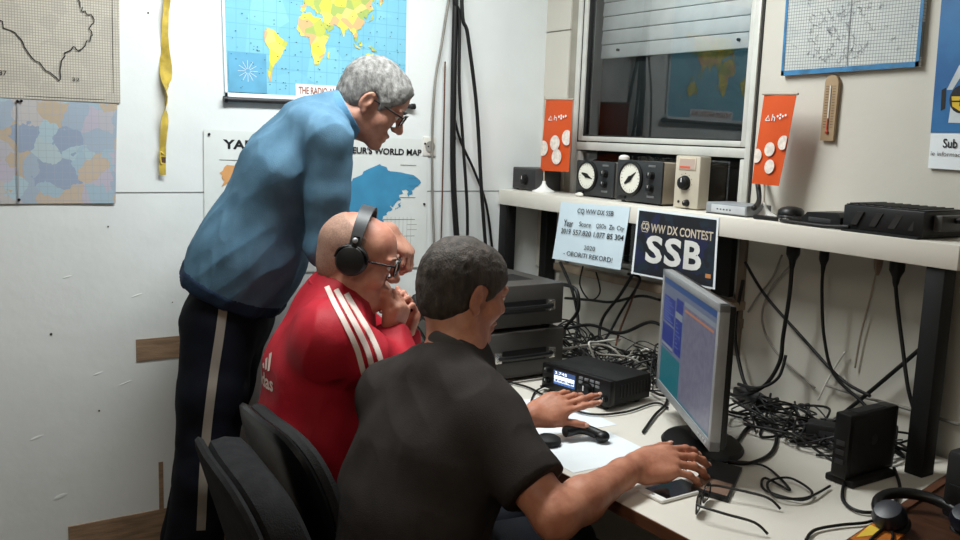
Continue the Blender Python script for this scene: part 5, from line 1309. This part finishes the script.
elR, elL = A_((0.9661,-1.1775,0.9083)), A_((0.6113,-0.9711,0.8090)); wrR, wrL = A_((0.8719,-1.1328,0.9909)), A_((0.6909,-0.9976,0.9440))
for a, b, c in ((shR, elR, wrR), (shL, elL, wrL)):
    g.cone(f, uch, a, .07, .058, .04); g.chain(f, [a, b], [.055, .044], .02); g.chain(f, [b, b*.6+c*.4, c], [.044, .044, .030], .02)
hipR, hipL = pel-lf*.10, pel+lf*.10; knR, knL = hipR+fw*.42-up*.04, hipL+fw*.42-up*.04
for a, b in ((hipR, knR), (hipL, knL)):
    c = b-fw*.02; c = A_((c[0], c[1], .09)); g.chain(f, [a, b, c], [.09, .062, .042], .02); g.cone(f, c-up*.045, c+fw*.14-up*.055, .04, .034, .02)
nl = []
Wf = Fr(wrR, unit(up*.9+fw*.25-lf*.1), unit(lf*-.5+fw*.7)); tR = hand(g, f, Wf, -1, {k: (.95, 1.25, .8) for k in 'imrp'}, spread=(.04, .01, -.02, -.05), thumb=(.25, .25, .35), nails=nl, sc=.92)
Wl = Fr(wrL, unit(up*.9+fw*.2-lf*.1), unit(lf*.5+fw*.7)); hand(g, f, Wl, 1, {k: (.9, 1.2, .8) for k in 'imrp'}, spread=(.04, .01, -.02, -.05), thumb=(.25, .3, .35))
body2 = mesh_of(g, f, 'person', SK2)
tag(body2, 'seated balding man in a red striped track jacket resting chin on his hand', 'person')
nail_parts(nl, body2); eyes(H, body2)
STUB = M('shaved_hair', (172, 134, 116), .7, scale=240, col2=(146, 116, 102))
brows(H, body2, STUB)
hair(H, body2, STUB, .0022, [((0, .02, .03), (0, 1, .1)), ((0, -.02, .085), (0, .55, 1)), ((0, -.04, -.075), (0, .15, -1))], amp=.0008, wide=1.06, cut=[((.09, .012, -.02), (.03, .036, .045)), ((-.09, .012, -.02), (.03, .036, .045))], name='shaved_hair')
RED = M('red_track_fabric', (172, 28, 44), .6, scale=14, col2=(158, 22, 38), bump=.12, bscale=300, spec=.25)
gs = Grid((.32, -1.72, .50), (1.2, -.85, 1.2), .005); s_ = gs.new()
gs.slab(s_, pel+up*.04, pel*.5+che*.5, (.195, .150), (.20, .152), lf, .05); gs.slab(s_, pel*.5+che*.5, che, (.20, .152), (.205, .142), lf, .05); gs.slab(s_, che, uch, (.20, .135), (.18, .095), lf, .05)
gs.cone(s_, uch, nkb, .095, .082, .05)
for a, b, c in ((shR, elR, wrR), (shL, elL, wrL)):
    gs.cone(s_, uch*.4+a*.6, a, .085, .080, .05); gs.chain(s_, [a, a*.5+b*.5, b], [.080, .070, .064], .03); gs.chain(s_, [b, b*.4+c*.6, b*.12+c*.88], [.066, .056, .046], .025)
s_ = gs.half(s_, pel+up*.06, -up)
gs.cone(s_, H(0, -.03, -.05), uch*.5+nkb*.5, .056, .07, .01, 's')
jk = mesh_of(gs, s_, 'track_jacket', RED, body2, disp=creases([((0, .3, 1), 5, 17, 1), (lf*.6+up, 5, 22, .5)], .0048, 14))
WST = M('white_stripe_cloth', (222, 206, 198), .6, var=.05)
for pth in ([((1.2082,-1.4675,1.1937), (0.2027,-1.0226,1.0048)), ((1.2210,-1.4570,1.1611), (0.2229,-1.0059,0.9534)), ((1.2416,-1.4384,1.1145), (0.2554,-0.9767,0.8797)), ((1.2613,-1.4218,1.0657), (0.2866,-0.9504,0.8027)), ((1.2768,-1.4122,1.0146), (0.3110,-0.9353,0.7220))],
    [((1.2194,-1.4521,1.1882), (0.2203,-0.9982,0.9960)), ((1.2348,-1.4382,1.1537), (0.2446,-0.9762,0.9416)), ((1.2551,-1.4195,1.1091), (0.2767,-0.9468,0.8713)), ((1.2728,-1.4043,1.0665), (0.3046,-0.9228,0.8039)), ((1.2862,-1.3961,1.0215), (0.3258,-0.9099,0.7328))],
    [((1.2320,-1.4350,1.1806), (0.2403,-0.9713,0.9842)), ((1.2485,-1.4194,1.1463), (0.2664,-0.9466,0.9299)), ((1.2682,-1.4005,1.1058), (0.2975,-0.9168,0.8660)), ((1.2842,-1.3868,1.0672), (0.3227,-0.8952,0.8051)), ((1.2964,-1.3782,1.0305), (0.3420,-0.8816,0.7471))]): ribbon_on('shoulder_stripe', jk, pth, .0125, WST, jk)
gc = Grid(nkb-.16, nkb+.16, .003)
collar(gc, jk, uch*.35+nkb*.65, nkb+unit(H(0, -.03, -.05)-nkb)*.028, .082, .078, .007, RED)
# small white maker's mark low on the back of the jacket: three slanted bars and lower-case letters
dg = None
def project(pl, q):
    """drop flat letters onto the jacket surface: move each point along the view of the cloth until it touches"""
    from mathutils.bvhtree import BVHTree
    me = jk.data; bv = BVHTree.FromPolygons([v.co[:] for v in me.vertices], [tuple(p.vertices) for p in me.polygons])
    dirn = -quad_n(q)
    for v in pl.bm.verts:
        hit = bv.ray_cast(v.co-dirn*.3, dirn)
        if hit[0] is not None: v.co = hit[0]-dirn*.0022
Q4 = [V((0.7744,-1.4459,0.9867)), V((0.8981,-1.4432,0.9828)), V((0.9140,-1.4489,0.8727)), V((0.7917,-1.4521,0.8666))]
m = MB(); put_text(m, 'adidas', Q4, (-.75, .64, .62, .96), bold=.02)
for k in range(3): polymap(m, Q4, [(.0+.14*k, .50-.14*k), (.10+.14*k, .44-.14*k), (.16+.14*k, .54), (.06+.14*k, .57)], .001)
project(m, Q4); m.build('chest_print', WST, jk, smooth=False)
JEAN = M('dark_denim', (26, 30, 40), .85, var=.2, bump=.2, bscale=300)
def seat_trousers(parent, hips, knees, pel, lf, mt, hw=(.165, .125)):
    gt = Grid(np.min([pel-.28]+[k-.15 for k in knees], 0)*A_((1, 1, 0))+A_((0, 0, .03)), np.max([pel+.25]+[k+.15 for k in knees], 0), .007); t_ = gt.new()
    gt.slab(t_, pel-up*.03, pel+up*.02, hw, hw, lf, .04)
    for a, b in zip(hips, knees):
        c = b-fw*.02; c = A_((c[0], c[1], .10)); gt.chain(t_, [a, b, c], [.108, .082, .072], .03)
    mesh_of(gt, t_, 'trousers', mt, parent, disp=lambda P: .004*vnoise(P*18, 9))
    for b in knees:
        an = b-fw*.02; an = A_((an[0], an[1], .09)); gf = Grid(an-.22, an+.26, .006); q = gf.new(); gf.cone(q, an-up*.05, an+fw*.15-up*.055, .048, .040, .02); gf.cone(q, an, an-up*.05, .045, .048, .02)
        q = gf.half(q, (an[0], an[1], .012), -up); mesh_of(gf, q, 'shoe', BLACKM, parent)
seat_trousers(body2, (hipR, hipL), (knR, knL), pel, lf, JEAN, (.195, .145))
gls = thing('eyeglasses', 'black framed eyeglasses worn by the seated man in the red jacket', 'glasses', V(H(0, .106, .002)))
glasses(gls, H.m4(0, .107, .004), ln=.115, rr=.0022)
# headphones worn over the head
Hh = Fr(H(0, .007, .015), H.y, H.z)
hd = thing('headphones', 'black over-ear headphones worn by the balding man in red', 'headphones', V(Hh(0, -.01, .13)))
pts = [V(Hh(.100*math.cos(a), -.010, .030+.090*math.sin(a))) for a in [(-8+k*14)*PI/180 for k in range(15)]]
m = MB()
P2 = []
for i, p in enumerate(pts): P2.append((p, V(H.y)))
prev = None
for i, p in enumerate(pts):
    t = (pts[min(i+1, 14)]-pts[max(i-1, 0)]).normalized(); nn = t.cross(V(H.y)).normalized(); w = V(H.y)*(.013+.004*math.sin(PI*i/14)); e = nn*.0042
    r4 = [m.bm.verts.new(p+a) for a in (w+e, -w+e, -w-e, w-e)]
    if prev:
        for k in range(4): m.bm.faces.new((prev[k], prev[(k+1) % 4], r4[(k+1) % 4], r4[k]))
    else: m.bm.faces.new(r4[::-1])
    prev = r4
m.bm.faces.new(prev); m.build('headband', M('headband_grey', (58, 60, 64), .45), hd, angle=60)
for s in (-1, 1):
    X4 = Matrix(np.stack([H.y, H.z, H.x], 1).tolist()).to_4x4() if s > 0 else Matrix(np.stack([H.z, H.y, -H.x], 1).tolist()).to_4x4()
    X4.translation = V(Hh(s*.092, -.010, -.008))
    m = MB(); m.lathe([(0, .026), (.022, .026), (.034, .022), (.0395, .012), (.040, 0), (.036, -.006), (0, -.006)], X4, 36); m.build('ear_cup', M('ear_cup_black', (20, 21, 23), .5), hd)
    m = MB(); m.lathe([(.020, -.004), (.038, -.004), (.041, -.010), (.036, -.017), (.022, -.018)], X4, 36); m.build('ear_pad', BLACKM, hd)
    m = MB(); m.tube([V(Hh(s*.104, -.010, .020)), V(Hh(s*.103, -.010, .055))], .0085, 12); m.mi = 1; m.ell(V(Hh(s*.113, -.010, .045)), (.006, .007, .007)); m.build('slider', [BLACK, SILVER], hd)
    m = MB(); m.tube(spline([V(Hh(s*.104, .03, -.008)), V(Hh(s*.108, .022, .016)), V(Hh(s*.106, -.01, .028)), V(Hh(s*.108, -.042, .016)), V(Hh(s*.104, -.05, -.008))], 5), .004, 8); m.build('yoke', BLACK, hd, angle=180)

# ================================================================== man in the dark polo shirt with his back to us
fw = unit((-.04, 1, 0)); lf = np.cross(up, fw)
SK3 = skin('skin_operator', (186, 128, 102), (164, 104, 80))
pel = A_((1.255, -1.33, .56)); che = A_((1.2722,-1.2336,0.8200)); uch = A_((1.2588,-1.1991,0.9551)); nkb = A_((1.2430,-1.1634,1.0401))
hc = A_((1.2112,-1.1322,1.1640)); H = Fr(hc, fw*.96+A_((.12, 0, 0))-up*.20, up*.97+fw*.22)
g = Grid((.78, -1.65, .0), (1.85, -.48, 1.33), .004); f = g.new()
head(g, f, H, nkb, wide=1.04)
g.slab(f, pel, che, (.17, .12), (.185, .12), lf, .04); g.slab(f, che, uch, (.185, .12), (.17, .085), lf, .04); g.cone(f, nkb, uch, .062, .085, .03)
shR, shL = A_((1.4180,-1.1900,0.9121)), A_((1.0815,-1.2460,0.8907))
elR, wrR = A_((1.6129,-1.1519,0.7768)), A_((1.5279,-0.8707,0.8019))
elL, wrL = A_((1.0591,-0.9738,0.7360)), A_((1.1501,-0.8710,0.8117))
g.cone(f, uch, shR, .075, .06, .04); g.cone(f, uch, shL, .075, .06, .04)
g.chain(f, [shR, shR*.5+elR*.5, elR], [.056, .052, .044], .02); g.chain(f, [elR, elR*.68+wrR*.32, wrR*.85+elR*.15, wrR], [.045, .046, .031, .028], .02)
g.chain(f, [shL, elL], [.055, .044], .02); g.chain(f, [elL, elL*.6+wrL*.4, wrL], [.043, .042, .028], .02)
hipR, hipL = pel-lf*.10, pel+lf*.10; knR, knL = hipR+fw*.42-up*.02, hipL+fw*.42-up*.02
for a, b in ((hipR, knR), (hipL, knL)):
    c = b-fw*.02; c = A_((c[0], c[1], .09)); g.chain(f, [a, b, c], [.09, .062, .042], .02); g.cone(f, c-up*.045, c+fw*.14-up*.055, .04, .034, .02)
nl = []
d1 = unit(A_((1.5870,-0.7087,0.8002))-wrR)
WR = Fr(wrR, unit(d1+up*.08), unit(up*.85+A_((.42, -.32, 0)))); hand(g, f, WR, -1, {'i': (.22, .35, .25), 'm': (.22, .38, .25), 'r': (.26, .4, .3), 'p': (.3, .4, .3)}, spread=(.10, .02, -.07, -.19), thumb=(.55, .30, .2), sc=1.1, nails=nl)
d2v = unit(A_((1.1936,-0.6980,0.8698))-wrL)
WL = Fr(wrL, unit(d2v+up*.02), unit(up*.75-lf*.55-fw*.1)); hand(g, f, WL, 1, {'i': (.05, .12, .1), 'm': (.10, .15, .1), 'r': (.3, .4, .3), 'p': (.4, .5, .3)}, spread=(.08, .02, -.04, -.12), thumb=(.42, .15, -.1), sc=1.0, nails=nl)
body3 = mesh_of(g, f, 'person', SK3)
tag(body3, 'man in a dark polo shirt seen from behind with both arms reaching over the desk', 'person')
nail_parts(nl, body3); eyes(H, body3)
HAIR3 = M('brown_grey_hair', (74, 64, 57), .7, scale=60, col2=(42, 37, 33), bump=.35, bscale=300, stretch=(1, 1, .35))
brows(H, body3, HAIR3)
hair(H, body3, HAIR3, .008, [((0, .080, .055), (0, 1, -.1)), ((0, .050, .012), (0, .75, -.66)), ((0, -.06, -.070), (0, .1, -1))], amp=.0018, wide=1.04, cut=[((.086, .008, -.018), (.03, .028, .042)), ((-.086, .008, -.018), (.03, .028, .042))])
POLO = M('charcoal_polo_fabric', (50, 45, 43), .85, scale=16, col2=(43, 39, 37), bump=.2, bscale=420, spec=.15)
gs = Grid((.82, -1.68, .45), (1.80, -.90, 1.15), .005); s_ = gs.new()
gs.slab(s_, pel-up*.06, pel*.5+che*.5, (.195, .150), (.195, .145), lf, .05); gs.slab(s_, pel*.5+che*.5, che, (.195, .145), (.20, .138), lf, .05); gs.slab(s_, che, uch, (.20, .135), (.165, .092), lf, .05)
gs.cone(s_, uch, nkb-up*.03, .084, .078, .05)
for a, b, e in ((shR, elR, .74), (shL, elL, .7)):
    gs.cone(s_, uch*.4+a*.6, a, .082, .078, .05); gs.chain(s_, [a, a*(1-e)+b*e], [.077, .070], .03)
cut = shR*.26+elR*.74; dn = unit(elR-shR); 
# flat sleeve ends
def cut_sleeve(fx, p, n, rad):
    _, x, y, z = gs.sub(gs.lo, gs.lo+gs.n*gs.h); p = A_(p); pl = (x-p[0])*n[0]+(y-p[1])*n[1]+(z-p[2])*n[2]
    ds = np.sqrt((x-p[0])**2+(y-p[1])**2+(z-p[2])**2)-rad
    return np.maximum(fx, np.minimum(pl, -ds))
s_ = cut_sleeve(s_, cut-dn*.01, dn, .13)
s_ = gs.half(s_, pel-up*.06, -up)
gs.cone(s_, H(0, -.03, -.05), uch*.4+nkb*.6, .05, .06, .01, 's')
polo = mesh_of(gs, s_, 'polo_shirt', POLO, body3, disp=creases([((0, .2, 1), 5, 15, 1), (lf+up*.6, 5, 18, .5)], .0046, 24))
gc = Grid(nkb-.16, nkb+.16, .003)
collar(gc, polo, nkb-up*.052-fw*.004, nkb+up*.010+fw*.006, .084, .067, .009, M('charcoal_collar_knit', (66, 61, 58), .85, bump=.2, bscale=400, spec=.15), tilt=up*.85+fw*.5)
seat_trousers(body3, (hipR, hipL), (knR, knL), pel, lf, JEAN)
# ------------------------------------------------------------------ chairs
def office_chair(c, ang, label, back_h, w, top, mt, rim, thick=.05, name='office_chair', back=True, curve=.05):
    t = thing(name, label, 'chair', (c[0], c[1], 0)); R = rz(ang); c = V((c[0], c[1], 0))
    pos = lambda x, y, z: R@V((x, y, z))+c
    def part(nm, m, mt_): 
        for v in m.bm.verts: v.co = R@v.co+c
        return m.build(nm, mt_, t)
    m = MB(); m.box((-.22, -.22, .40), (.22, .22, .455), bev=.025, seg=4); part('seat', m, mt)
    m = MB(); m.cyl((0, 0, .10), (0, 0, .40), .025, seg=16); part('gas_lift', m, BLACK)
    for k in range(5):
        a = k*2*PI/5+.3; m = MB(); m.tube([(0, 0, .10), (.26*math.cos(a), .26*math.sin(a), .065)], [.026, .016], 10); part('base_arm', m, BLACK)
        m = MB(); p = V((.26*math.cos(a), .26*math.sin(a), .026)); s2 = V((-math.sin(a), math.cos(a), 0)); m.cyl(p-s2*.016, p+s2*.016, .026, seg=18); part('castor', m, BLACK)
    if back:
        # rounded backrest: front along +y, shell behind
        def plate(y0, y1, grow):
            m = MB(); ring = []
            n = 40; e = .55
            prof = [(y0, .90), (y0+(y1-y0)*.15, .975), (y0+(y1-y0)*.5, 1), (y0+(y1-y0)*.85, .975), (y1, .90)]
            rows = []
            for (yy, s) in prof:
                row = []
                for k in range(n):
                    a = 2*PI*k/n; ca, sa = math.cos(a), math.sin(a)
                    x = (w/2+grow)*s*abs(ca)**e*(1 if ca > 0 else -1); z = (back_h/2+grow)*(1-(1-s)*.8)*abs(sa)**e*(1 if sa > 0 else -1)
                    row.append(m.bm.verts.new((x, yy+curve*(x/(w/2))**2-.08*(z/(back_h/2))-.23, top-back_h/2+z)))
                rows.append(row)
            for A, B in zip(rows, rows[1:]):
                for k in range(n): m.bm.faces.new((A[k], A[(k+1) % n], B[(k+1) % n], B[k]))
            m.bm.faces.new(rows[0][::-1]); m.bm.faces.new(rows[-1]); return m
        part('backrest', plate(0, thick, 0), mt); part('back_shell', plate(-.022, .004, .006), rim)
        m = MB(); m.tube(spline([(0, -.05, .39), (0, -.24, .40), (0, -.27, .50), (0, -.25, top-back_h*.6)], 6), .02, 10); part('back_bracket', m, BLACK)
    return t
CHF = M('dark_chair_fabric', (38, 38, 40), .9, scale=40, col2=(30, 30, 32), bump=.3, bscale=300, spec=.12)
office_chair((1.235, -1.40), R_(-5), 'dark grey fabric office chair with thick rounded back under the man in the polo', .56, .50, .865, CHF, CHF, .09, curve=.02)
office_chair((.985, -1.22), R_(0), 'black office chair with a glossy back shell behind the man in red', .56, .46, .86, M('chair_black_fabric', (20, 20, 22), .8, bump=.3, bscale=300), M('chair_shell_gloss', (12, 12, 13), .3), .045, curve=.03)

# ------------------------------------------------------------------ camera and exposure
cam = bpy.data.cameras.new('camera'); cam.sensor_width = 36; cam.lens = 908.7/960*36; cam.clip_start = .02
co = bpy.data.objects.new('camera', cam); COL.objects.link(co)
r_ = V((.5474231, .8360897, .0358045)); u_ = V((-.14264801, .05106829, .98845515)); F_ = V((-.82460869, .54621063, -.14722249))
m4 = Matrix((r_, u_, -F_)).transposed().to_4x4(); m4.translation = V((2.945, -2.236, 1.52)); co.matrix_world = m4
SC.camera = co
w = bpy.data.worlds.new('night_sky'); w.use_nodes = True; w.node_tree.nodes['Background'].inputs[0].default_value = (.02, .025, .035, 1); w.node_tree.nodes['Background'].inputs[1].default_value = .3
SC.world = w
SC.view_settings.view_transform = 'Standard'; SC.view_settings.look = 'None'; SC.view_settings.exposure = 0; SC.view_settings.gamma = 1; SC.view_settings.use_curve_mapping = False
